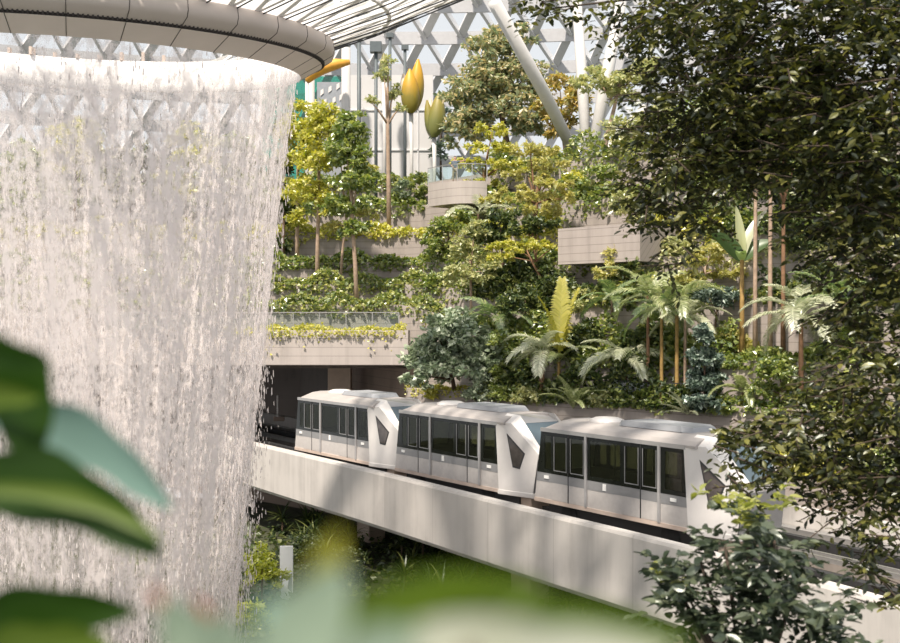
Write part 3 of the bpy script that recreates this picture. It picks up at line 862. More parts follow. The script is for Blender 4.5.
def sil(px, py):
    dl = math.atan((px - CX) / F) + AC
    R = DC * math.sin(dl); yd = DC * math.cos(dl) * math.cos(dl - AC)
    return R, CAMZ + (CY - py) * yd / F


LIPR, LIPZ = sil(301, 74)


def tz(x, y): return TILT * ((x - XC) * VD.x + (y - YC) * VD.y)


def lathe(name, prof, mat, parent, a0=0.0, a1=2 * PI, n=160, tilt=True, smooth=True):
    """prof: (radius, height above the lip)"""
    V = []; U = []; Fs = []; k = len(prof); full = abs(a1 - a0 - 2 * PI) < 1e-6
    for i in range(n + (0 if full else 1)):
        a = a0 + (a1 - a0) * i / n
        for r_, z in prof:
            x = XC + r_ * math.cos(a); y = YC + r_ * math.sin(a)
            V.append((x, y, LIPZ + z + (tz(x, y) if tilt else 0))); U.append((a * LIPR, z))
    for i in range(n):
        q = (i + 1) % n if full else i + 1
        for e in range(k - 1): Fs.append([i * k + e, q * k + e, q * k + e + 1, i * k + e + 1])
    return put(name, npmesh(name, V, Fs, mat, smooth, U), parent)


RO, ZO = sil(335, 47); ZO -= LIPZ
ring = bpy.data.objects.new('roof_ring', None); C.objects.link(ring); struct(ring)
GR, GRZ = LIPR + (RO - LIPR) * .62, .40
lathe('lower_fascia', [(LIPR, 0), (GR, GRZ)], M['rimlow'], ring)
lathe('groove', [(GR - .02, GRZ + .0), (GR - .05, GRZ + .10), (GR + .05, GRZ + .06)], M['seam'], ring)
lathe('upper_fascia', [(GR + .04, GRZ + .07), (RO - .06, ZO - .18), (RO, ZO), (RO - .04, ZO + .28), (RO - .3, ZO + .38)], M['rim'], ring)
lathe('lining', [(LIPR, 0), (LIPR - .06, .06), (LIPR - .05, .55), (LIPR + .02, 1.15), (LIPR + .6, 1.2)], M['inner'], ring)
b = B()
for i in range(34):
    a = 2 * PI * i / 34 + .03; ca, sa = math.cos(a), math.sin(a)
    pr = [(LIPR, 0), (GR, GRZ), (GR + .05, GRZ + .07), (RO - .06, ZO - .18), (RO, ZO), (RO - .04, ZO + .28)]
    for (r0, z0), (r1, z1) in zip(pr, pr[1:]):
        p = (XC + r0 * ca, YC + r0 * sa); q = (XC + r1 * ca, YC + r1 * sa)
        b.bar((p[0], p[1], LIPZ + z0 + tz(*p)), (q[0], q[1], LIPZ + z1 + tz(*q)), .016, .016)
b.build('panel_joint', M['seam'], ring)
b = B()
for i in range(420):
    a = 2 * PI * i / 420; p = (XC + (GR + .06) * math.cos(a), YC + (GR + .06) * math.sin(a)); z = LIPZ + GRZ + .06 + tz(*p)
    b.box(p[0] - .022, p[0] + .022, p[1] - .022, p[1] + .022, z - .03, z + .07)
b.build('groove_teeth', M['seam'], ring)
b = B()
for i in range(9, 40):
    a = math.radians(62 + i * 2.1); p = (XC + (LIPR + .1) * math.cos(a), YC + (LIPR + .1) * math.sin(a)); z = LIPZ + 1.15 + tz(*p)
    if i % 3 == 0 or i in (34, 35, 37): b.bar((p[0], p[1], z), (p[0], p[1], z + random.uniform(.15, .45)), random.uniform(.1, .5), .1)
b.build('inner_parapet', M['beige'], ring)

# funnel roof rising outwards from the ring
FP = [(RO - .35, ZO + .3), (10.0, ZO + 1.15), (12.0, ZO + 2.1), (14.2, ZO + 3.15), (16.8, ZO + 4.3), (20.0, ZO + 5.6)]
fa0, fa1 = math.radians(-88), math.radians(72); nseg = 24


def fpt(i, j, dz=0.0):
    a = fa0 + (fa1 - fa0) * (i + .5 * (j % 2)) / nseg; r_, z = FP[j]
    x = XC + r_ * math.cos(a); y = YC + r_ * math.sin(a)
    return Vector((x, y, LIPZ + z + tz(x, y) + dz))


fun = bpy.data.objects.new('roof_funnel', None); C.objects.link(fun); struct(fun)
b = B(); b2 = B(); b3 = B(); b4 = B()
for j in range(len(FP) - 1):
    for i in range(nseg):
        if j % 2 == 0: c1, c2 = fpt(i, j + 1), fpt(i - 1, j + 1)
        else: c1, c2 = fpt(i + 1, j + 1), fpt(i, j + 1)
        a = fpt(i, j)
        b.bar(a, c1, .13, .10); b.bar(a, c2, .13, .10); b.bar(a, fpt(i + 1, j), .12, .10)
        b2.add([a, c1, c2], [[0, 1, 2]]); b4.add([a, fpt(i + 1, j), c1], [[0, 1, 2]])
        b3.tube([a - Vector((0, 0, .16)), c1 - Vector((0, 0, .16))], .022, 5, False)
b.build('rib', M['rib'], fun); b2.build('glazing', M['domeglass'], fun); b4.build('fritted_panel', M['frit'], fun); b3.build('tie_rod', M['dark'], fun)

# water
wf = thing('waterfall', (XC, YC, GZ), 'tall white curtain of water falling from the round roof opening', 'waterfall')
SP = [sil(*p) for p in ((300, 76), (291, 120), (284, 165), (275, 240), (264, 350), (253, 450), (241, 560), (233, 643))]
SP = [(LIPR - .12, LIPZ)] + SP[1:] + [(SP[-1][0] - .5, GZ)]


def rad_at(z):
    for (r0, z0), (r1, z1) in zip(SP, SP[1:]):
        if z >= z1: return r0 + (r1 - r0) * min(1, (z0 - z) / (z0 - z1 + 1e-9))
    return SP[-1][0]


def curtain(name, dr, mat, wob):
    n, k = 220, 70; V = []; U = []; Fs = []
    ph = rng.uniform(0, 6.28, 6)
    for i in range(n):
        a = 2 * PI * i / n
        x0 = XC + LIPR * math.cos(a); y0 = YC + LIPR * math.sin(a); zt = LIPZ + tz(x0, y0) + .02
        for j in range(k + 1):
            z = zt + (GZ - zt) * j / k
            r_ = rad_at(LIPZ + (GZ - LIPZ) * j / k) + dr + wob * (j / k) ** .7 * (math.sin(9 * a + ph[0]) + math.sin(17 * a + ph[1] + z * .2) + math.sin(31 * a + ph[2] - z * .3)) / 3
            V.append((x0 - XC + (r_ - LIPR) * math.cos(a), y0 - YC + (r_ - LIPR) * math.sin(a), z - GZ)); U.append((a * 6.5, z))
    for i in range(n):
        q = (i + 1) % n
        for j in range(k): Fs.append([i * (k + 1) + j, i * (k + 1) + j + 1, q * (k + 1) + j + 1, q * (k + 1) + j])
    return put(name, npmesh(name, V, Fs, mat, True, U), wf)


def curtain_uvfix(o):
    """the UV wraps once around; loops on the closing column need the full turn"""
    me = o.data; uv = me.uv_layers[0].data; n, k = 220, 70
    for f in me.polygons[(n - 1) * k:]:
        for li in f.loop_indices:
            if uv[li].uv[0] < 1e-6: uv[li].uv = (2 * PI * 6.5, uv[li].uv[1])


curtain_uvfix(curtain('curtain', 0, M['w_main'], .16))
curtain_uvfix(curtain('inner_curtain', -.28, M['w_inner'], .2))
n = 34000
a = rng.uniform(0, 2 * PI, n); u = rng.uniform(0, 1, n) ** .7
zt = LIPZ + TILT * LIPR * (np.cos(a) * VD.x + np.sin(a) * VD.y)
z = zt + (GZ - zt) * u
rr = np.array([rad_at(LIPZ + (GZ - LIPZ) * q) for q in u]) + rng.normal(0, 1, n) * (.04 + .26 * u ** .8)
pts = np.stack([rr * np.cos(a), rr * np.sin(a), z - GZ], 1)
ln = rng.uniform(.06, .30, n); wd = rng.uniform(.010, .030, n); th = rng.uniform(0, PI, n)
dx = np.stack([np.cos(th), np.sin(th), np.zeros(n)], 1) * wd[:, None]; dz = np.stack([np.zeros(n), np.zeros(n), ln], 1)
V = np.stack([pts - dx, pts + dx * .6 + dz * .2, pts + dx * .3 + dz, pts - dx * .8 + dz * .7], 1).reshape(-1, 3)
m, nt, out = newmat('water_drops')
d = N(nt, 'ShaderNodeBsdfDiffuse'); t = N(nt, 'ShaderNodeBsdfTranslucent'); mx = N(nt, 'ShaderNodeMixShader', i_0=.45)
no = N(nt, 'ShaderNodeTexNoise', i_Scale=2.0); r_ = ramp(nt, [(0.3, (.74, .69, .68)), (.7, (.86, .81, .80))])
nt.links.new(no.outputs['Fac'], r_.inputs['Fac']); nt.links.new(r_.outputs['Color'], d.inputs['Color']); nt.links.new(r_.outputs['Color'], t.inputs['Color'])
nt.links.new(d.outputs[0], mx.inputs[1]); nt.links.new(t.outputs[0], mx.inputs[2]); nt.links.new(mx.outputs[0], out.inputs['Surface'])
o = put('drops', npmesh('drops', V, np.arange(4 * n).reshape(n, 4), m), wf); tag(o, kind='stuff')

# ------------------------------------------------------------------ dome, building, columns, poles
dome = bpy.data.objects.new('ceiling_dome', None); C.objects.link(dome); struct(dome)
DX, DY = -4.0, 22.0
MP = [(101, 15), (100.5, 18.2), (99.7, 21.4), (98.6, 24.6), (97.1, 27.7), (95.2, 30.6), (92.8, 33.3), (90, 35.8), (86.8, 38.1), (83.2, 40.2), (79.2, 42), (75, 43.6)]


def dpt(i, j):
    r_, z = MP[j]; a = PI / 2 - (i + .5 * (j % 2)) * .040
    return Vector((DX + r_ * math.cos(a), DY + r_ * math.sin(a), z))


b = B(); b2 = B(); b3 = B()
for j in range(len(MP) - 1):
    for i in range(-13, 14):
        a = dpt(i, j); e = dpt(i + 1, j)
        if j % 2 == 0: c1, c2 = dpt(i, j + 1), dpt(i - 1, j + 1)
        else: c1, c2 = dpt(i + 1, j + 1), dpt(i, j + 1)
        up = Vector((DX - a.x, DY - a.y, 0)).normalized() * .7 + Vector((0, 0, -.7))
        b.bar(a, c1, .75, .5, up); b.bar(a, c2, .26, 1.0, up); b3.bar(a - Vector((0, 0, .3)), e - Vector((0, 0, .3)), .25, 1.15)
        b2.add([a, c1, c2], [[0, 1, 2]]); b2.add([a, e, c1], [[0, 1, 2]])
b.build('diagonal_beam', M['lattice'], dome); b3.build('ring_beam', M['ringbeam'], dome); b2.build('glazing', M['domeglass'], dome)

# white building with large panels
a = P(345, 205, 97); c = P(433, 75, 97)
b = B(); b.box(a.x, c.x, 97, 103, 18, c.z)
o = b.build('wall_white_building', M['panelgrey']); struct(o)
b = B()
for px in (360, 390, 418): q = P(px, 100, 96.95); b.box(q.x - .05, q.x + .05, 96.9, 97.05, 20, c.z - .1)
for py in (110, 150): q = P(400, py, 96.95); b.box(a.x, c.x, 96.9, 97.05, q.z - .05, q.z + .05)
struct(b.build('trim_white_building', M['lattice']))
a = P(317, 120, 99); c = P(347, 82, 99)
b = B(); b.box(a.x, c.x, 99, 103, 18, c.z); struct(b.build('wall_grey_building', M['perfgrey']))
b = B()
for px, py in ((322, 92), (330, 89), (338, 86), (325, 102), (334, 100), (341, 97), (329, 111), (338, 109)):
    q = P(px, py, 98.95); b.add([(q.x - .15, 98.93, q.z - .35), (q.x + .15, 98.93, q.z - .1), (q.x + .12, 98.93, q.z + .3), (q.x - .12, 98.93, q.z + .15)], [[0, 1, 2, 3]])
o = b.build('perforation', M['white']); o.name = 'trim_grey_building'; struct(o)
a = P(262, 120, 101); c = P(352, 42, 101)
b = B(); b.box(a.x, c.x, 101, 101.2, 24, c.z - 3); struct(b.build('window_teal', M['tealglass']))
b = B()
for px in (310, 346): q = P(px, 100, 94); b.tube([(q.x, 94, 20), (q.x, 94, P(px, 75 if px == 310 else 48, 94).z)], .38, 10)
struct(b.build('column_slim', M['steelwhite'], None, True))
q0 = [P(x_, y_, 92) for x_, y_ in ((307, 82), (312, 74), (322, 68), (336, 64), (350, 62))]
o = thing('curved_orange_canopy', q0[0], 'orange curved canopy band beyond the roof ring', 'canopy')
b = B(); b.tube([p - q0[0] for p in q0], [.2, .5, .55, .45, .2], 10); b.build('band', M['orange'], o, True)
b = B(); b.tube([(0, 0, 0), (0, 0, 20 - q0[0].z)], .15, 8); b.build('pole', M['steelwhite'], o, True)

# steel columns that branch like a tree
q = P(588, 172, 79)
tc = thing('tree_column', q, 'white steel column branching into slanted struts behind the central trees', 'column')
for (px, py, dy), r0, r1, nm in (((494, 2, -9), .42, .42, 0), ((576, -12, 4), .40, .34, 0), ((624, -12, 2), .46, .36, 0), ((645, 108, 3), .42, .32, 0)):
    e = P(px, py, 79 + dy) - q; b = B(); b.tube([(0, 0, -.6), e * .5, e], [r0 * .85, r0, r1], 14); b.build('strut', M['steelwhite'], tc, True)
b = B(); b.tube([(0, 0, -6), (0, 0, -.2)], [.95, .8], 14); b.build('base', M['steelwhite'], tc, True)

for px, py0, py1, Y, box, lab in ((376, 50, 222, 84, True, 'dark lamp pole with a square floodlight on top, in front of the white building'), (390, 36, 205, 90, False, 'tall thin dark pole behind the slender pale-trunked tree'), (405, 48, 205, 92, False, 'thin dark pole right behind the yellow bud sculpture'), (359, 38, 205, 93, False, 'thick grey pole at the left edge of the white building')):
    t = P(px, py0, Y); base = 22.0
    o = thing('lamp_pole', (t.x, Y, base), lab, 'pole')
    b = B(); b.tube([(0, 0, -.3), (0, 0, t.z - base)], (.17 if px == 359 else .13), 8); b.build('pole', M['pole'], o, True)
    b = B()
    if box: b.box(-.42, .42, -.4, .3, t.z - base - .2, t.z - base + .55)
    else: b.box(-.28, .28, -.25, .25, t.z - base - .15, t.z - base + .2)
    b.build('lamp_head', M['pole'], o)

# sign board by the water
q = P(286.5, 568, 47.5)
o = thing('sign_board', (q.x, q.y, GZ), 'upright pale sign board standing on the valley floor by the waterfall', 'sign')
b = B(); b.box(-.27, .27, -.06, .06, 0, P(286, 546, 47.5).z - GZ); b.build('board', M['sign'], o, False, .01)
b = B(); b.add([(.05, -.065, .5), (.24, -.065, .3), (.24, -.065, 1.15), (.12, -.065, 1.0)], [[0, 1, 2, 3]]); b.build('mark', M['signedge'], o)
#@@PART3
# ------------------------------------------------------------------ planting on the terraces


def pt(label, px, tier, crowns, leaf, count, lm, bark='bark', trad=.1, back=.8, dY=0.0, **kw):
    base = on_tier(px, tier, back); Y = base.y + dY; s = Y / F
    bl = [(P(c[0], c[1], Y + (c[4] if len(c) > 4 else random.uniform(-.5, .5))), (c[2] * s, max(.5, .8 * c[2] * s), c[3] * s)) for c in crowns]
    return tree(label, base, bl, leaf, count, LM[lm], M[bark], trad, **kw)


# continuous low planting along the tier edges
def cover(label, j, spans, size, lm, seed):
    """spans: (px0, px1, height, hang, per metre)"""
    r_ = np.random.default_rng(seed); out = []
    for p0, p1, h, hang, dens in spans:
        a = on_tier(p0, j, .5); c = on_tier(p1, j, .5); Lm = abs(c.x - a.x) * 1.15; n = int(Lm * dens)
        x = r_.uniform(a.x, c.x, n); f = np.abs(np.sin(x * 1.7 + seed) * .5 + np.sin(x * .63 + 2 * seed) * .5) * .8 + .35
        bk = r_.uniform(-.25, 1.1, n)
        y = np.array([tier_y(q, j) for q in x]) + bk
        z0 = np.array([tier_z(q, j) for q in x]) - .12
        u = r_.uniform(0, 1, n) ** .7
        z = np.where(bk < .05, z0 - hang * f * r_.uniform(-.6, 1, n), z0 + h * f * u)
        out.append(np.stack([x, y, z], 1))
    pts = np.concatenate(out); o = pts[len(pts) // 2].copy()
    ob = put('low_planting', leaf_mesh('low_planting', pts - o, size, LM[lm], LEAF_BROAD, .5), None, Vector(o)); tag(ob, label, 'planting', kind='stuff')


cover('yellow-green trailing plants along the top of the pale wall above the tunnel', 0, [(225, 408, .45, .3, 190), (262, 405, .1, 1.5, 30), (408, 470, .6, .4, 140)], .17, 'yellow', 3)
cover('leafy green planting on the second step above the tunnel', 1, [(-40, 225, .85, .5, 110), (225, 330, .85, .5, 300), (330, 520, 1.0, .8, 300)], .24, 'ground', 4)
cover('mixed green planting on the third step above the tunnel', 2, [(-40, 225, 1.0, .6, 110), (225, 440, 1.0, .6, 300), (440, 620, 1.2, .9, 300)], .25, 'ground', 5)
cover('dense dark green planting on the fourth step above the tunnel', 3, [(-40, 225, 1.1, .7, 110), (225, 430, .95, .6, 290), (430, 640, 1.3, 1.0, 330)], .26, 'green', 6)
cover('yellow-green planting spilling over the wall below the white building', 4, [(-40, 225, 1.2, .8, 110), (225, 350, .9, .8, 220), (350, 440, .7, .35, 230), (440, 560, 1.5, 1.4, 330), (640, 720, 1.1, .9, 260)], .27, 'yellow', 7)
cover('green planting along the step under the viewing platform', 5, [(-40, 225, 1.4, .7, 110), (225, 425, 1.0, .7, 240), (470, 900, 1.6, 1.3, 240)], .3, 'green', 8)
cover('green planting at the top step behind the trees', 6, [(-40, 225, 1.5, .4, 90), (225, 420, 1.0, .4, 150), (490, 920, 1.8, 1.2, 200)], .32, 'ground', 9)
cover('dark low planting on the ledge behind the palms', 0, [(475, 960, .8, .35, 260)], .22, 'green', 10)
cover('dark green planting above the palm ledge', 1, [(520, 700, 1.3, 1.2, 420), (700, 960, .9, .6, 300)], .24, 'green', 11)
cover('green planting on the middle step among the palms', 2, [(600, 700, 1.3, 1.0, 360), (700, 960, .7, .4, 260)], .24, 'ground', 12)
cover('golden green planting on the step beside the paddle-leaved plant', 3, [(640, 760, 1.0, .8, 300), (760, 960, .9, .4, 220)], .25, 'pale', 13)
cover('dark planting in the shade behind the tall thin trunks', 4, [(700, 960, 1.4, .9, 300)], .27, 'green', 14)

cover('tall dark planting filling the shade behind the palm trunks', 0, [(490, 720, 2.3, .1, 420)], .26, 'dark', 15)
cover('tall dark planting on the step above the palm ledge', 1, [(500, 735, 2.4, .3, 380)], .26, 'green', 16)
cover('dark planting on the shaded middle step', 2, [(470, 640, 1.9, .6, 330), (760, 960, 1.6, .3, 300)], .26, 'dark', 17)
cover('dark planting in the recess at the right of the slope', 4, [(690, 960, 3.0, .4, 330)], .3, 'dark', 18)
# trees on the left, from the water to the white building
pt('slim yellow-green tree on a bare pale trunk right beside the water', 297, 3, [(297, 150, 20, 28), (292, 188, 16, 18), (302, 120, 20, 17), (299, 220, 14, 12)], .33, 3800, 'yellow', 'palebark', .15)
pt('yellow-green tree on a pale trunk, second from the water', 317, 2, [(322, 128, 26, 22), (318, 160, 25, 20), (308, 195, 20, 15), (328, 205, 17, 14)], .33, 4600, 'yellow', 'palebark', .16)
pt('taller green and yellow tree with low branches left of the white building', 357, 1, [(350, 128, 19, 17), (347, 156, 23, 17), (357, 182, 22, 15), (342, 207, 22, 12), (354, 230, 17, 9)], .33, 6000, 'green', 'palebark', .16)
pt('small gold-leaved tree tucked against the taller green one', 340, 2, [(338, 135, 13, 14), (362, 170, 12, 12), (330, 225, 14, 8), (366, 215, 10, 9)], .29, 1500, 'gold', 'palebark', .1)
pt('dark green tree half hidden by the edge of the water', 283, 3, [(284, 128, 11, 16), (282, 172, 13, 20), (287, 215, 14, 20), (284, 245, 14, 10)], .32, 2600, 'dark', 'bark', .14, 1.8)
pt('slender pinkish-trunked tree with a few leaf tufts in front of the white building', 389, 4, [(384, 76, 10, 8), (393, 92, 10, 12), (371, 102, 8, 5), (388, 60, 7, 7), (400, 108, 7, 5)], .27, 900, 'pale', 'palebark', .18, 1.2, forks=True)
pt('bushy dark shrub at the foot of the white building', 420, 5, [(421, 185, 9, 12), (417, 198, 8, 8)], .27, 900, 'green', 'bark', .05)
pt('grey-green shrub between the thin poles and the dark shrub', 403, 5, [(402, 190, 10, 10), (394, 200, 9, 8)], .27, 800, 'grey', 'bark', .05)
pt('small leafy shrub left of the slender pinkish trunk', 372, 5, [(372, 205, 12, 9), (380, 212, 10, 6)], .27, 900, 'green', 'bark', .05)
for px, py, lm, lab in ((20, 170, 'green', 'blurred green tree seen through the water at the left edge'), (75, 140, 'yellow', 'yellow-green tree seen faintly through the water, second from the left edge'), (130, 165, 'dark', 'dark tree seen faintly through the middle of the water'), (185, 150, 'yellow', 'yellow-green tree seen faintly through the right part of the water'), (235, 160, 'green', 'green tree behind the right part of the water')):
    pt(lab, px, 4, [(px, py, 30, 26), (px - 12, py + 36, 24, 18), (px + 14, py + 28, 24, 20)], .45, 2200, lm, 'bark', .16, 1.2)
# centre, top
pt('large round-crowned tree with brownish flower heads above the viewing platform', 513, 6, [(495, 55, 28, 24), (471, 92, 27, 27), (522, 80, 25, 32), (495, 112, 40, 30), (512, 38, 22, 14), (530, 122, 20, 24), (464, 128, 20, 22), (490, 80, 30, 24)], .42, 12500, 'mixed', 'bark', .3, 9.0)
pt('small dark blue-green tree behind the platform railing', 441, 6, [(440, 130, 9, 10), (437, 150, 10, 9), (444, 112, 7, 8)], .34, 800, 'blue', 'darkbark', .12, 12)
pt('layered golden tree in front of the large round-crowned tree', 487, 5, [(488, 148, 27, 7), (469, 166, 22, 6), (502, 168, 26, 6), (478, 186, 24, 6), (492, 131, 20, 7), (468, 205, 16, 6)], .29, 4200, 'yellow', 'redbark', .14)
pt('flat-tiered yellow tree on a red-brown trunk in the centre of the hill', 532, 3, [(530, 152, 28, 6), (547, 166, 26, 6), (515, 197, 36, 6), (547, 184, 28, 6), (536, 210, 30, 5), (562, 199, 16, 6), (528, 176, 26, 5)], .28, 4800, 'gold', 'redbark', .17)
pt('small tiered yellow-green tree on a thin stem below the flat-tiered tree', 549, 2, [(538, 246, 16, 5), (512, 248, 22, 6), (500, 258, 16, 5), (556, 247, 10, 4)], .25, 1700, 'yellow', 'redbark', .09)
pt('thin stemmed dark tree under the flat-tiered yellow tree', 541, 2, [(540, 222, 20, 9), (522, 228, 18, 9)], .27, 1500, 'dark', 'redbark', .09)
pt('rust-tinged tree behind the slanted white strut', 568, 6, [(560, 88, 17, 15), (575, 108, 17, 18), (558, 128, 16, 14), (545, 110, 12, 14)], .36, 2600, 'orange', 'palebark', .16, 9.5)
pt('pale feathery tree around the upright white struts', 602, 6, [(598, 82, 25, 13), (622, 88, 20, 16), (640, 72, 20, 16)], .36, 2600, 'pale', 'palebark', .18, 4.0)
pt('pale green tree right of the branching white column', 632, 6, [(628, 132, 26, 17), (648, 160, 24, 20), (618, 158, 17, 11), (655, 118, 22, 18)], .33, 3600, 'pale', 'palebark', .16, 1.0)
pt('rounded bright shrub just below the branching white column', 577, 5, [(576, 184, 16, 14), (586, 196, 14, 10)], .28, 1700, 'yellow', 'bark', .07)
pt('dark green shrub beside the bright rounded shrub', 600, 5, [(600, 178, 17, 15), (606, 200, 16, 11)], .28, 1800, 'green', 'bark', .07)
pt('mid green bush above the right end of the concrete balcony', 628, 4, [(628, 205, 16, 13), (642, 220, 15, 13), (655, 235, 14, 12)], .27, 2200, 'pale', 'bark', .07)
# centre, jungle
pt('pale green young tree left of the dark hollow in the centre', 471, 1, [(468, 250, 20, 14), (457, 275, 16, 13), (484, 272, 15, 14), (474, 232, 15, 10)], .26, 3000, 'pale', 'palebark', .10)
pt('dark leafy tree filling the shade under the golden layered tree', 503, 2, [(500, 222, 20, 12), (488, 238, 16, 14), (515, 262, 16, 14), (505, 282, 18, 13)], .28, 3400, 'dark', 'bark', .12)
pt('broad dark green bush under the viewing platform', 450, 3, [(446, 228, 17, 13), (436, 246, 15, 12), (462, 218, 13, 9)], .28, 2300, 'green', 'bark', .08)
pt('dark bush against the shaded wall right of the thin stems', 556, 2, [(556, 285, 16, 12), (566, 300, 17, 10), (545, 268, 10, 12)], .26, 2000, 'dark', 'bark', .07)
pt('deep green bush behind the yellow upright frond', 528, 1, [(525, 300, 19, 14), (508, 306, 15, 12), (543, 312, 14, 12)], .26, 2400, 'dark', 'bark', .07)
pt('green shrub on the step left of the pale young tree', 436, 2, [(434, 282, 15, 9), (446, 292, 14, 8)], .25, 1500, 'green', 'bark', .05)
pt('yellowish shrub right of the dark hollow', 622, 2, [(618, 258, 16, 11), (632, 272, 15, 11), (606, 272, 11, 8)], .25, 2000, 'gold', 'bark', .06)
pt('pale flat-topped shrub below the dark hollow', 598, 2, [(590, 296, 18, 8), (612, 302, 18, 9), (575, 308, 13, 8)], .24, 2100, 'pale', 'bark', .06)
pt('dense dark shrub behind the tall palm trunks', 650, 1, [(642, 335, 20, 14), (668, 345, 18, 14), (625, 350, 16, 14), (690, 350, 14, 16)], .24, 3200, 'dark', 'bark', .07)
pt('dark shrub behind the pale fan of palm fronds', 585, 1, [(585, 335, 22, 15), (605, 360, 18, 14), (565, 350, 16, 14)], .24, 3000, 'dark', 'bark', .07)
pt('dark shrub behind the trunk of the pale palm', 515, 0, [(508, 345, 20, 16), (500, 375, 16, 14), (522, 372, 16, 14)], .25, 2800, 'green', 'bark', .07, 1.4)
pt('big rounded grey-green shrub above the middle train car', 455, 0, [(455, 332, 34, 20), (428, 356, 24, 20), (482, 356, 24, 22), (455, 368, 38, 20), (415, 378, 16, 12), (440, 340, 24, 18)], .29, 9500, 'grey', 'bark', .14, .4, -1.5, tpl=LEAF_BROAD)
for px, py, rx, lm, lab in ((478, 392, 15, 'grey', 'low grey-green shrub right over the roof of the middle car'), (503, 393, 14, 'green', 'low green shrub between the big grey-green shrub and the pale palm'), (526, 396, 13, 'pale', 'low pale shrub at the foot of the pale palm'), (436, 392, 12, 'yellow', 'low yellow-green shrub behind the nose of the rear car'), (600, 400, 12, 'pale', 'low pale shrub left of the railing behind the palms'), (722, 408, 14, 'green', 'low shrub behind the roof end of the front car')):
    pt(lab, px, 0, [(px, py, rx, rx * .7), (px + 8, py + 4, rx * .8, rx * .5)], .22, 1100, lm, 'bark', .05, .6, -.8)
# right-hand slope
pt('golden flat-crowned tree left of the paddle-leaved plant', 703, 2, [(700, 262, 23, 7), (722, 272, 24, 7), (688, 280, 18, 7), (712, 250, 16, 6)], .24, 2800, 'gold', 'palebark', .09)
pt('bluish shrub beneath the golden flat-crowned tree', 712, 1, [(708, 296, 18, 10), (728, 300, 14, 10)], .24, 1700, 'blue', 'bark', .06)
pt('blue-green conical shrub behind the roof of the front car', 705, 0, [(703, 335, 9, 11), (705, 358, 15, 11), (706, 382, 19, 13), (704, 404, 18, 10)], .22, 5200, 'blue', 'bark', .08, .4, -.8, tpl=LEAF_BROAD)
pt('yellow-green shrub behind the conical blue-green one', 735, 1, [(728, 335, 16, 9), (742, 345, 14, 9)], .23, 1500, 'gold', 'bark', .06)
for px, ctop, lab, lm in ((755, 120, 'tall thin bare trunk just right of the paddle-leaved plant', 'green'), (770, 105, 'tall thin bare trunk, middle one on the right slope', 'green'), (783, 130, 'tall thin reddish trunk nearest the dark near tree', 'dark')):
    pt(lab, px, 1, [(px, ctop, 22, 16), (px + 14, ctop + 28, 18, 12), (px - 12, ctop + 35, 14, 10)], .26, 2000, lm, 'redbark' if px == 783 else 'palebark', .12, .9)
pt('dark shrub right of the white-fronded palm', 845, 1, [(840, 345, 22, 16), (862, 330, 20, 18), (850, 370, 22, 14)], .24, 2600, 'green', 'bark', .07)
pt('dark green shrub below the white-fronded palm', 785, 0, [(778, 372, 20, 14), (800, 388, 18, 12), (765, 392, 14, 10)], .23, 2600, 'green', 'bark', .07)
pt('yellowish shrub on the lower right ledge', 815, 0, [(815, 400, 18, 10), (835, 395, 16, 10), (858, 400, 16, 12)], .22, 2200, 'gold', 'bark', .06)
pt('dark tree against the upper right wall', 815, 3, [(805, 240, 26, 16), (830, 255, 24, 16), (845, 228, 22, 18)], .26, 3400, 'dark', 'bark', .1)
pt('tall green tree high on the right slope', 725, 5, [(715, 120, 36, 30), (745, 150, 30, 24), (705, 170, 28, 20), (735, 190, 30, 16)], .33, 5200, 'green', 'bark', .2)
pt('tall dark tree high on the far right slope', 800, 5, [(790, 90, 40, 34), (825, 130, 36, 34), (800, 170, 38, 22), (860, 150, 30, 30)], .34, 6000, 'dark', 'bark', .24)
pt('dark spreading tree at the right edge of the slope', 885, 3, [(880, 200, 32, 26), (900, 240, 30, 30), (880, 280, 30, 22), (900, 320, 26, 26)], .28, 5200, 'dark', 'bark', .16)
for px, Y, lab, cr in ((775, 46.5, 'yellow-leaved small tree just behind the far parapet', [(768, 455, 20, 14), (790, 470, 18, 13), (755, 470, 12, 10)]),
                       (822, 45.0, 'yellow-green small tree behind the far parapet, partly covered by near leaves', [(815, 468, 20, 15), (838, 480, 18, 14), (850, 455, 20, 18)]),
                       (890, 40.0, 'green small tree behind the far parapet at the right edge', [(880, 470, 26, 22), (905, 490, 26, 22)])):
    b0 = P(px, 0, Y); b0.z = GZ; s = Y / F
    tree(lab, b0, [(P(c[0], c[1], Y), (c[2] * s, c[2] * s * .8, c[3] * s)) for c in cr], .21, 2200, LM['yellow' if px < 850 else 'green'], M['bark'], .09)

# palms
FR = lambda n, L, r0=20, r1=65, d0=60, d1=110, off=0: [(off + 137.5 * k + random.uniform(-12, 12), r0 + (r1 - r0) * (k / max(1, n - 1)), random.uniform(d0, d1), L * random.uniform(.85, 1.1)) for k in range(n)]


def pm(label, px, tier, topy, fronds, trad, lm, bark='bark', back=.9, dY=0.0, **kw):
    base = on_tier(px, tier, back); base.y += dY
    h = CAMZ + (CY - topy) * base.y / F - base.z
    return palm(label, base, h, fronds, trad * .78, LM[lm], M[bark], **kw)


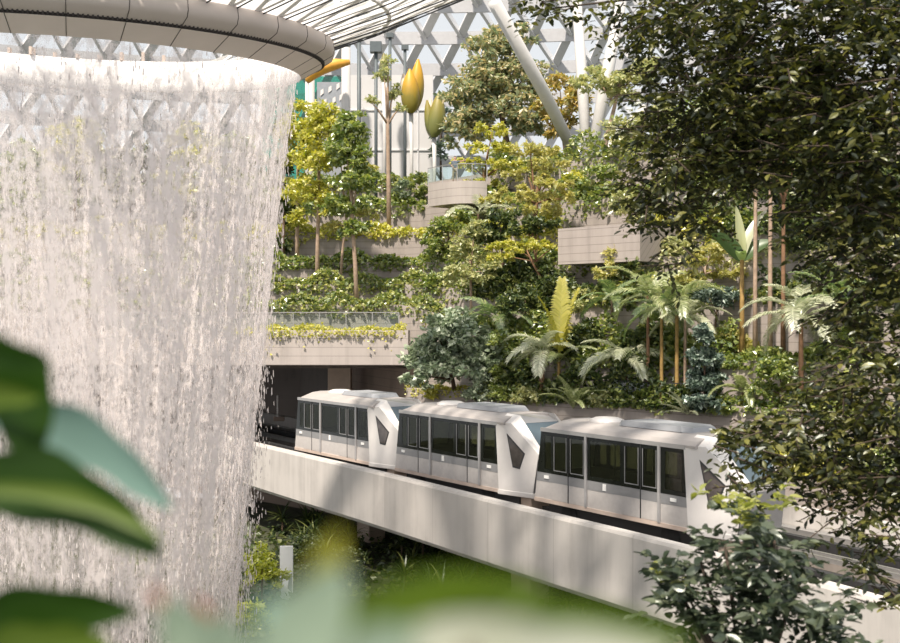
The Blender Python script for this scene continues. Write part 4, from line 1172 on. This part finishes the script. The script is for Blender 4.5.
pm('palm with broad pale fronds on a brown trunk over the middle car', 541, 0, 352, FR(11, 2.5, 5, 72), .17, 'palmpale', 'redbark', .9, -.6, leaflet=.62)
pm('palm with bright yellow upright fronds beside the pale palm', 559, 0, 362, [(80, 88, 14, 4.4, LM['palmyellow']), (15, 82, 20, 4.0, LM['palmyellow']), (190, 84, 30, 3.6, LM['palmyellow']), (150, 60, 80, 2.3), (330, 55, 80, 2.4), (250, 45, 90, 2.2)], .11, 'palm', 'orangebark', .9, 0, leaflet=.46, n=46, width=.085)
pm('palm with long flat pale fronds left of the tall trunks', 625, 0, 356, FR(9, 2.6, 5, 50, 60, 100, 150), .12, 'palmpale', 'redbark', .9, 0, leaflet=.6)
pm('clumping feathery palm on the ground over the front car', 571, 0, 408, FR(13, 2.0, 40, 86, 50, 100), .06, 'palm', 'bark', .3, -.9, leaflet=.4, rings=False)
pm('tall palm with a thin brown trunk, leftmost of the tall group', 648, 0, 296, FR(10, 2.7, 0, 70), .10, 'palm', 'redbark', .8, 0)
pm('tall palm on an orange trunk in the middle of the tall group', 660, 0, 312, FR(10, 2.4, 0, 70, off=40), .10, 'palmdark', 'orangebark', .7, -.4)
pm('tall palm with a ringed greenish trunk, right in the tall group', 676, 0, 302, FR(11, 2.6, 0, 72, off=80), .11, 'palm', 'orangebark', .8, -.2)
pm('tall palm with a pale trunk at the right end of the tall group', 686, 0, 318, FR(9, 2.2, 0, 65, off=20), .09, 'palmpale', 'palebark', .9, .2)
pm('small spiky pale palm behind the roof of the front car', 683, 0, 414, FR(14, 1.35, 15, 80, 30, 60), .08, 'palmpale', 'bark', .3, -1.0, leaflet=.34, rings=False)
pm('large palm with whitish drooping fronds on the right slope', 801, 0, 318, FR(13, 2.9, 0, 74, 70, 120), .13, 'palmpale', 'redbark', .9, 0, leaflet=.62)
pm('short palm with yellowish drooping fronds on the lower right ledge', 743, 0, 392, FR(8, 1.8, 10, 60), .09, 'palm', 'bark', .8, 0)
pm('pale arching palm below the viewing platform', 478, 4, 214, FR(8, 3.2, 10, 60, 70, 110, 170), .12, 'palmpale', 'bark', .8, 0, leaflet=.6)
pm('dark palm in the shade above the middle car', 498, 0, 318, FR(10, 2.6, 5, 60), .12, 'palmdark', 'bark', 1.6, 0)
pm('small green palm beside the dark hollow', 612, 1, 300, FR(9, 2.2, 10, 65), .09, 'palmdark', 'bark', .8, 0)
pm('dark palm behind the white-fronded one', 836, 1, 300, FR(10, 2.6, 0, 65), .11, 'palmdark', 'bark', .8, 0)
# paddle-leaved plant
base = on_tier(742, 1, .8); h = CAMZ + (CY - 262) * base.y / F - base.z
r = thing('paddle_leaf_plant', base, 'tall paddle-leaved plant with big dark leaves on a green-gold stem', 'plant')
b = B(); b.tube([(0, 0, -.1), (0, 0, h * .5), (0, 0, h + .2)], [.14, .11, .09], 8); b.build('stem', M['orangebark'], r, True)
for az, ri, dr, L, W, mt, rx in ((182, 60, 40, 2.1, .75, 'paddledark', .9), (358, 58, 60, 1.9, .7, 'paddledark', .9), (150, 86, 5, 2.7, .55, 'palm', 1.2), (15, 80, 40, 2.9, .5, 'palmpale', .6), (250, 50, 80, 1.5, .5, 'palmdark', 0), (90, 60, 60, 2.0, .55, 'palm', 0)):
    o = put('leaf_blade', blade_leaf_mesh('leaf_blade', L, W, math.radians(ri), math.radians(dr), LM[mt], roll=rx), r, (0, 0, h)); o.rotation_euler = (0, 0, math.radians(az))

# plants in the shade below the guideway
proto = None; k = 0
for row, (y0, n, p0, p1) in enumerate(((60.5, 9, 285, 425), (56, 11, 300, 478), (51.5, 11, 330, 540), (47.5, 10, 360, 590), (43.5, 8, 400, 640))):
    for i in range(n):
        px = p0 + (p1 - p0) * (i + random.uniform(-.3, .3)) / (n - 1); Y = y0 + random.uniform(-1.2, 1.2)
        q = P(px, 0, Y); q.z = GZ
        if (350 < px < 395 and Y < 62) or (505 < px < 555 and Y < 49): continue
        if proto is None:
            proto = strap_plant('strap-leaved plant in the dark bed below the guideway', q, 40, 1.3, .09, LM['dark'], 'strap-leaved plants below the guideway', stem=1.0); proto['category'] = 'plant'
        else:
            clone(proto, q, random.uniform(0, 6.28), None, None, random.uniform(.8, 1.25))
for px, py, rx, Y, lm, lab in ((262, 562, 20, 46, 'lime', 'bright yellow-green bush between the water and the sign board'), (318, 575, 18, 49, 'dark', 'dark bush right of the sign board'), (305, 548, 22, 50, 'dark', 'dark bush in the shadow far below the guideway'), (250, 612, 20, 42, 'lime', 'low lime green bush at the foot of the water'), (345, 560, 22, 51, 'dark', 'dark bush beside the left guideway column')):
    b0 = P(px, 0, Y); b0.z = GZ; s = Y / F
    tree(lab, b0, [(P(px, py, Y), (rx * s, rx * s, rx * .75 * s)), (P(px - 6, py + 10, Y), (rx * s, rx * s, rx * .6 * s)), (P(px + 6, py + 14, Y), (rx * s, rx * s, rx * .6 * s))], .16, 1800, LM[lm], M['bark'], .05, cat='bush', name='bush')
n = 9000; r_ = np.random.default_rng(5)
x = r_.uniform(-16, 10, n); y = r_.uniform(33, 64, n)
ob = put('ground_cover', leaf_mesh('ground_cover', np.stack([x, y, GZ + r_.uniform(0, .35, n)], 1), .3, LM['dark'], LEAF_BROAD, .6)); tag(ob, 'low dark leafy ground cover on the valley floor', 'ground cover', kind='stuff')


# bud sculptures
def bud(label, px, topy, boty, basey, Y, tier_base, parts):
    s = Y / F; base = P(px, basey, Y)
    r = thing('bud_sculpture', base, label, 'sculpture', 'giant bud sculptures')
    z0 = P(px, boty, Y).z - base.z
    b = B(); b.tube([(0, 0, -.3), (.05, 0, z0 * .5), (0, 0, z0 + .2)], [.16, .14, .2], 8); b.build('stem', M['steelwhite'], r, True)
    for dx, dtop, dbot, wpx, mt, nm, dy in parts:
        zt = P(px, dtop, Y).z - base.z; zb = P(px, dbot, Y).z - base.z; n_ = 14; V = []; K = 14
        for i in range(K + 1):
            t = i / K; rr = wpx * s * (math.sin(PI * min(.985, .06 + .94 * t ** .8)) ** .75) + .02
            for j in range(n_):
                a = 2 * PI * j / n_
                V.append((dx * s * t ** .6 + rr * math.cos(a), dy + rr * .8 * math.sin(a), zb + (zt - zb) * t))
        Fs = [[i * n_ + j, i * n_ + (j + 1) % n_, (i + 1) * n_ + (j + 1) % n_, (i + 1) * n_ + j] for i in range(K) for j in range(n_)]
        put(nm, npmesh(nm, V, Fs, mt, True), r)
    return r


def twotone(name, lowc, topc):
    m, nt, out = newmat(name)
    tc = N(nt, 'ShaderNodeTexCoord'); sp = N(nt, 'ShaderNodeSeparateXYZ'); nt.links.new(tc.outputs['Generated'], sp.inputs[0])
    no = N(nt, 'ShaderNodeTexNoise', i_Scale=6.0); ad = N(nt, 'ShaderNodeMath', operation='MULTIPLY_ADD'); ad.inputs[1].default_value = .25
    nt.links.new(no.outputs['Fac'], ad.inputs[0]); nt.links.new(sp.outputs['Z'], ad.inputs[2])
    r = ramp(nt, [(.45, lowc), (.95, topc)]); nt.links.new(ad.outputs[0], r.inputs['Fac'])
    b = N(nt, 'ShaderNodeBsdfPrincipled', i_Roughness=.45); nt.links.new(r.outputs['Color'], b.inputs['Base Color']); nt.links.new(b.outputs[0], out.inputs['Surface'])
    return m


TY = twotone('bud_yellow', (.22, .18, .025), (.60, .32, .02)); TG = twotone('bud_olive', (.17, .18, .05), (.28, .23, .05)); TP = twotone('bud_pale', (.45, .42, .30), (.62, .52, .40)); TD = twotone('bud_dark', (.10, .12, .06), (.2, .18, .06))
bud('giant yellow two-lobed bud sculpture on a tall white stem', 411, 58, 113, 215, 91, 5, [(7, 58, 112, 8.5, TY, 'rear_lobe', .4), (-1, 70, 114, 9, TY, 'front_lobe', -.4), (-8, 72, 108, 6, TP, 'pale_lobe', .6)])
bud('giant olive green bud sculpture near the right edge of the white building', 434, 90, 138, 212, 91, 5, [(5, 93, 138, 8.5, TG, 'front_lobe', -.3), (-4, 98, 138, 7, TP, 'pale_lobe', .3), (-7, 100, 137, 5, TG, 'side_lobe', 0)])
bud('small dark bud sculpture behind the tufts of the slender pale-trunked tree', 384, 53, 80, 215, 94, 5, [(0, 53, 82, 5, TD, 'lobe', 0)])

# person on the platform
q = P(455, 184, 74.6)
per = thing('person', (q.x, q.y, zp), 'person in a grey-blue top standing at the platform railing, one arm stretched out', 'person')


def skin(name, verts, edges, rads, mat, parent, lv=2):
    me = bpy.data.meshes.new(name); me.from_pydata(verts, edges, []); me.materials.append(mat)
    o = bpy.data.objects.new(name, me); link(o, parent)
    sk = o.modifiers.new('skin', 'SKIN')
    for i, r_ in enumerate(rads): me.skin_vertices[0].data[i].radius = (r_, r_ * .85)
    me.skin_vertices[0].data[0].use_root = True
    sb = o.modifiers.new('sub', 'SUBSURF'); sb.levels = lv; sb.render_levels = lv
    return o


J = [(0, 0, .92), (0, 0, 1.12), (0, 0, 1.38), (0, 0, 1.50), (0, -.01, 1.62), (0, -.01, 1.72),
     (-.18, 0, 1.40), (-.24, 0, 1.14), (-.12, -.22, 1.02), (-.08, -.28, 1.03), (.18, 0, 1.40), (.40, -.18, 1.40), (.62, -.32, 1.44), (.70, -.37, 1.46),
     (-.10, 0, .88), (-.11, -.01, .48), (-.11, .02, .08), (-.11, -.14, .03), (.10, 0, .88), (.11, -.01, .48), (.11, .02, .08), (.12, -.14, .03)]
E = [(0, 1), (1, 2), (2, 3), (3, 4), (4, 5), (2, 6), (6, 7), (7, 8), (8, 9), (2, 10), (10, 11), (11, 12), (12, 13), (0, 14), (14, 15), (15, 16), (16, 17), (0, 18), (18, 19), (19, 20), (20, 21)]
R_ = [.13, .12, .14, .06, .10, .08, .07, .05, .04, .045, .07, .05, .04, .045, .09, .065, .045, .04, .09, .065, .045, .04]
skin('body', J, E, R_, M['skin'], per)
skin('shirt', [J[0], J[1], J[2], (0, 0, 1.45), J[6], (-.22, 0, 1.22), J[10], (.36, -.15, 1.40)], [(0, 1), (1, 2), (2, 3), (2, 4), (4, 5), (2, 6), (6, 7)], [.155, .15, .165, .085, .085, .07, .085, .07], M['shirt'], per)
skin('trousers', [J[0], J[14], J[15], (-.11, .02, .12), J[18], J[19], (.11, .02, .12)], [(0, 1), (1, 2), (2, 3), (0, 4), (4, 5), (5, 6)], [.15, .105, .082, .07, .105, .082, .07], M['trousers'], per)
skin('hair', [(0, .015, 1.66), (0, .02, 1.72), (0, .01, 1.765)], [(0, 1), (1, 2)], [.10, .105, .06], M['hair'], per)

# ------------------------------------------------------------------ near tree on the right


def twig_leaves(centers, per, leaf, spread, droop=.35):
    """leaf frames set alternately along short drooping twigs"""
    P0, A, Bv, Cn, S, twigs = [], [], [], [], [], []
    for ce in centers:
        d = rng.normal(size=3); d[2] = d[2] * .35 - droop; d /= np.linalg.norm(d)
        L = spread * rng.uniform(.6, 1.3); sdv = np.cross(d, [0, 0, 1.0]); sdv /= np.linalg.norm(sdv) + 1e-6
        twigs.append((ce, ce + d * L))
        for k in range(per):
            t = (k + .5) / per; p = ce + d * L * t + np.array([0, 0, -.12 * L * t * t])
            sg = 1 if k % 2 else -1
            a = d * .55 + sdv * sg * .9 + rng.normal(size=3) * .3 + np.array([0, 0, -.15]); a /= np.linalg.norm(a)
            n_ = np.array([0, 0, 1.0]) + rng.normal(size=3) * .45; n_ -= a * (n_ @ a); n_ /= np.linalg.norm(n_)
            P0.append(p); A.append(a); Bv.append(np.cross(n_, a)); Cn.append(n_); S.append(leaf * rng.uniform(.65, 1.25))
    return np.array(P0), (np.array(A), np.array(Bv), np.array(Cn)), np.array(S), twigs


def fill(blobs, per_area):
    """twig positions filling (px, py, rx, ry, distance, depth)"""
    out = []
    for px, py, rx, ry, Y, dp, k in blobs:
        n = int(rx * ry * per_area * k)
        d = rng.normal(size=(n, 3)); d /= np.linalg.norm(d, axis=1)[:, None]; d *= rng.uniform(.1, 1, (n, 1)) ** .4
        for v in d:
            yy = Y + v[1] * dp; p = P(px + v[0] * rx, py + v[2] * ry, Y); out.append(np.array([p.x, yy, p.z]))
    return out


nb = [(700, 30, 70, 45, 13, 1.5, 1), (770, 40, 60, 55, 12.5, 1.5, 1), (840, 40, 65, 60, 12, 1.6, 1), (900, 60, 50, 70, 12, 1.6, 1), (655, 18, 40, 26, 13, 1, .8), (690, 100, 52, 45, 13, 1.4, 1), (755, 110, 55, 55, 12.5, 1.4, 1),
      (825, 120, 60, 60, 12, 1.5, 1), (895, 150, 45, 70, 11.8, 1.5, 1), (655, 120, 24, 38, 13.2, .9, .8), (655, 180, 34, 34, 13.2, 1, 1), (648, 212, 20, 22, 13.2, .7, .8), (705, 165, 42, 36, 13, 1.2, .9), (690, 218, 26, 26, 13, .9, .7), (672, 250, 12, 24, 13, .6, .6),
      (760, 165, 38, 28, 12.6, 1.2, .8), (825, 190, 48, 40, 12.2, 1.3, .9), (885, 230, 40, 55, 11.8, 1.4, 1), (845, 235, 34, 36, 12, 1.2, .8), (885, 310, 36, 50, 11.6, 1.4, 1), (860, 300, 24, 30, 11.8, 1, .6), (880, 380, 44, 48, 11.2, 1.4, 1), (848, 405, 42, 38, 11.2, 1.2, .9),
      (800, 440, 42, 32, 11.2, 1.1, .9), (760, 440, 34, 24, 11.3, .9, .7), (735, 428, 22, 12, 11.4, .7, .6), (890, 450, 42, 44, 11, 1.3, .9), (835, 480, 40, 34, 11, 1, .6), (880, 520, 34, 34, 10.8, 1, .55), (775, 480, 20, 18, 11.2, .7, .45), (860, 550, 26, 20, 10.8, .7, .4), (890, 590, 22, 22, 10.6, .6, .5),
      (735, 470, 12, 18, 11.4, .5, .5), (722, 450, 18, 8, 11.4, .5, .5), (560, 3, 34, 7, 13.4, .5, .8), (610, 10, 30, 14, 13.2, .6, .8), (520, -4, 26, 7, 13.6, .4, .6),
      (700, -45, 80, 36, 13, 1.5, .7), (790, -60, 80, 40, 12.6, 1.6, .7), (880, -50, 70, 45, 12.4, 1.6, .7), (970, 20, 60, 80, 12.2, 1.6, .6), (985, 150, 55, 80, 12, 1.6, .6), (970, 290, 50, 80, 11.8, 1.5, .6)]
tw = fill(nb, .052)
pts, fr, sz, twigs = twig_leaves(tw, 11, .105, .42)
tb = Vector((7.6, 13.6, GZ))
nt_ = thing('near_tree', tb, 'big dark leafy tree close to the viewer, hanging over the right of the view', 'tree')
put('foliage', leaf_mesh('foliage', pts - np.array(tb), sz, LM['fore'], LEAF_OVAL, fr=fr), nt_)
b = B(); b.tube([(0, 0, -.2), (-.3, -.2, 6), (-.7, -.3, 11), (-1.6, -.5, 16)], [.34, .3, .24, .14], 12); b.build('trunk', M['darkbark'], nt_, True)
for pa in ([(-.4, -.25, 8), (-1.5, -1.2, 9.3), (-2.6, -1.9, 9.9), (-3.9, -2.1, 9.95), (-5.0, -2.2, 9.85)], [(-.5, -.25, 9), (-1.8, -1.3, 11.2), (-3.0, -1.5, 12.2)], [(-.7, -.3, 11), (-2.3, -.9, 13.4), (-3.8, -.8, 14.3), (-5.2, -.5, 14.2)], [(-1.0, -.4, 12.5), (-2.6, -.9, 14.9), (-4.2, -.6, 15.3), (-6.4, -.2, 15.15)], [(-.35, -.2, 7), (-1.2, -1.5, 8.2), (-2.2, -2.6, 8.7), (-3.2, -2.9, 8.9)]):
    b = B(); m_ = len(pa); b.tube(pa, [.075 * (1 - i / (m_ - 1)) ** 1.3 + .008 for i in range(m_)], 8); b.build('branch', M['darkbark'], nt_, True)
b = B(); tbv = np.array(tb)
for i, (p, q) in enumerate(twigs):
    if i % 2 == 0: b.tube([p - tbv, (q - tbv)], [.010, .004], 4, False)
o = b.build('twigs', M['darkbark'], nt_); tag(o, kind='stuff')

# near shrub at the bottom right
sb0 = P(752, 700, 8.0); sb0.z = 11.0
b = B(); b.box(.6, 4.4, 6.6, 9.3, 10.6, 11.0); struct(b.build('planter_ledge', M['soil']))
sh = thing('near_shrub', sb0, 'glossy dark green shrub with pale new tips in front of the guideway', 'shrub')
sbv = np.array(sb0)
sblobs = [(748, 560, 42, 36, 8, .6, 1), (700, 590, 38, 30, 7.9, .5, 1), (760, 610, 60, 34, 7.8, .6, 1), (805, 600, 40, 30, 8, .5, 1), (675, 575, 24, 20, 7.9, .35, .9), (672, 610, 24, 24, 7.8, .35, .8), (830, 630, 30, 18, 7.9, .4, .9), (700, 635, 50, 18, 7.7, .5, 1), (750, 520, 26, 20, 8.1, .4, .8), (715, 545, 18, 22, 8, .35, .6), (790, 560, 22, 26, 8.1, .4, .7)]
tw = fill(sblobs, .030)
pts, fr, sz, twigs = twig_leaves(tw, 8, .105, .2, -.25)
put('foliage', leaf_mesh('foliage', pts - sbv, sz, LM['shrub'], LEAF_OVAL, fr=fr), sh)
tw2 = fill([(748, 512, 26, 14, 8.1, .35, 1.2), (772, 505, 12, 12, 8.1, .2, 1.2), (725, 518, 10, 8, 8.1, .2, 1), (660, 575, 8, 14, 7.9, .2, .8), (700, 500, 6, 10, 8.1, .2, 1)], .03)
pts2, fr2, sz2, _t = twig_leaves(tw2, 8, .085, .15, -.5)
o = put('young_foliage', leaf_mesh('young_foliage', pts2 - sbv, sz2, LM['young'], LEAF_OVAL, fr=fr2), sh); o['label'] = 'pale yellow-green new leaves'
for e in ((748, 505), (700, 560), (665, 565), (800, 580), (830, 615), (725, 545), (775, 540), (690, 600)):
    q = np.array(P(e[0], e[1], 8)) - sbv; b = B(); b.tube([(0, 0, -.1), q * .5 + np.array([0, .05, .1]), q], [.035, .02, .008], 6); b.build('stem', M['darkbark'], sh, True)

# plants right in front of the viewer, out of focus
b = B(); b.box(-.9, .7, .35, 1.35, 13.2, 13.33); struct(b.build('planter_box', M['soil']))


def near_leaf(root, a, tip, width, mat, Y0, Y1, fold=.2, bend=.1, roll=0.0, bow=0.0):
    """broad leaf from a to tip (px, py), width in px"""
    p = P(a[0], a[1], Y0); q = P(tip[0], tip[1], Y1); ax = q - p; L = ax.length; ax.normalize()
    W = width * (Y0 + Y1) / 2 / F
    v = Vector((0, -1, 0)); nrm = (v - ax * v.dot(ax)).normalized()
    nrm = Matrix.Rotation(roll, 3, ax) @ nrm; sd = ax.cross(nrm); V = []; K = 22; Jn = 8; bw = sd * (1 if sd.z > 0 else -1) * bow * (Y0 + Y1) / 2 / F
    for i in range(K + 1):
        t = i / K; w_ = W * .5 * (math.sin(PI * (.03 + .95 * t ** .85)) ** .75)
        if i == K: w_ = .001
        w_ *= 1 + (.10 * math.sin(17 * t) if bow else 0)
        c = p + ax * L * t - nrm * bend * L * (math.sin(PI * t)) + bw * math.sin(PI * t)
        for j in range(Jn + 1):
            u = j / Jn * 2 - 1; V.append(c + sd * w_ * u + nrm * fold * w_ * (u * u) + nrm * .02 * W * math.sin(9 * t) * abs(u) - Vector(root.location))
    Fs = [[i * (Jn + 1) + j, i * (Jn + 1) + j + 1, (i + 1) * (Jn + 1) + j + 1, (i + 1) * (Jn + 1) + j] for i in range(K) for j in range(Jn)]
    o = put('leaf', npmesh('leaf', [tuple(x) for x in V], Fs, LM[mat], True), root)
    return p


def near_plant(label, base, leaves, name='leafy_plant'):
    root = thing(name, base, label, 'plant'); b = B()
    for lf in leaves:
        p = near_leaf(root, *lf)
        b.tube([(0, 0, -.03), ((p - base) * .5) + Vector((0, .02, 0)), p - base], [.006, .005, .003], 6)
    b.build('stem', M['darkbark'], root, True)
    return root


near_plant('out-of-focus plant with big dark green leaves at the lower left', Vector((-.42, 1.0, 13.33)), [
    ((-52, 334), (38, 460), 92, 'near_dark', .98, 1.0, .2, .05, .2, 24), ((-60, 400), (40, 398), 30, 'near_bright_sun', .99, .97, .2, .03, .2, 4),  # second blade is a painted sunlit strip on the dark leaf
    ((-95, 486), (164, 556), 72, 'near_dark', .95, .97, .2, .05, -.1, 34), ((-25, 488), (162, 540), 20, 'near_bright_sun', .945, .955, .2, .05, -.3, 16),  # narrow lighter blade stands in for sunlight on the big leaf
    ((-30, 404), (173, 508), 58, 'near_teal', 1.05, 1.04, .15, .05, .3, 18), ((-80, 640), (138, 610), 60, 'near_dark', .9, .92, .2, .05, .2, 10), ((-60, 690), (110, 640), 70, 'near_bright_sun', .88, .9, .2, .05, 0, 5)])
near_plant('out-of-focus plant with pale sky-sheened leaves and red buds at the bottom', Vector((-.10, .5, 13.33)), [
    ((215, 690), (165, 598), 60, 'near_pale', .55, .55, .2, .05, .1), ((250, 720), (215, 612), 70, 'near_pale', .5, .5, .2, .05, 0), ((345, 700), (262, 598), 74, 'near_teal', .44, .45, .2, .05, .2), ((270, 690), (345, 566), 84, 'near_pale', .44, .44, .2, .05, -.2),
    ((305, 640), (338, 530), 40, 'near_olive', .46, .47, .2, .05, .2), ((205, 665), (150, 586), 18, 'near_red', .62, .62, .2, .02, 0), ((235, 655), (196, 598), 16, 'near_red', .62, .62, .2, .02, 0)])
near_plant('out-of-focus plant with bright green and cream leaves along the bottom centre', Vector((.02, .5, 13.33)), [
    ((335, 620), (545, 588), 66, 'near_bright_sun', .46, .47, .2, .05, 0), ((430, 620), (690, 640), 60, 'near_bright_sun', .46, .48, .2, .05, 0), ((340, 680), (540, 625), 70, 'near_white', .42, .43, .2, .05, 0), ((470, 650), (670, 652), 50, 'near_white', .42, .44, .2, .05, 0), ((340, 660), (420, 630), 50, 'near_pale', .42, .42, .2, .05, 0)])
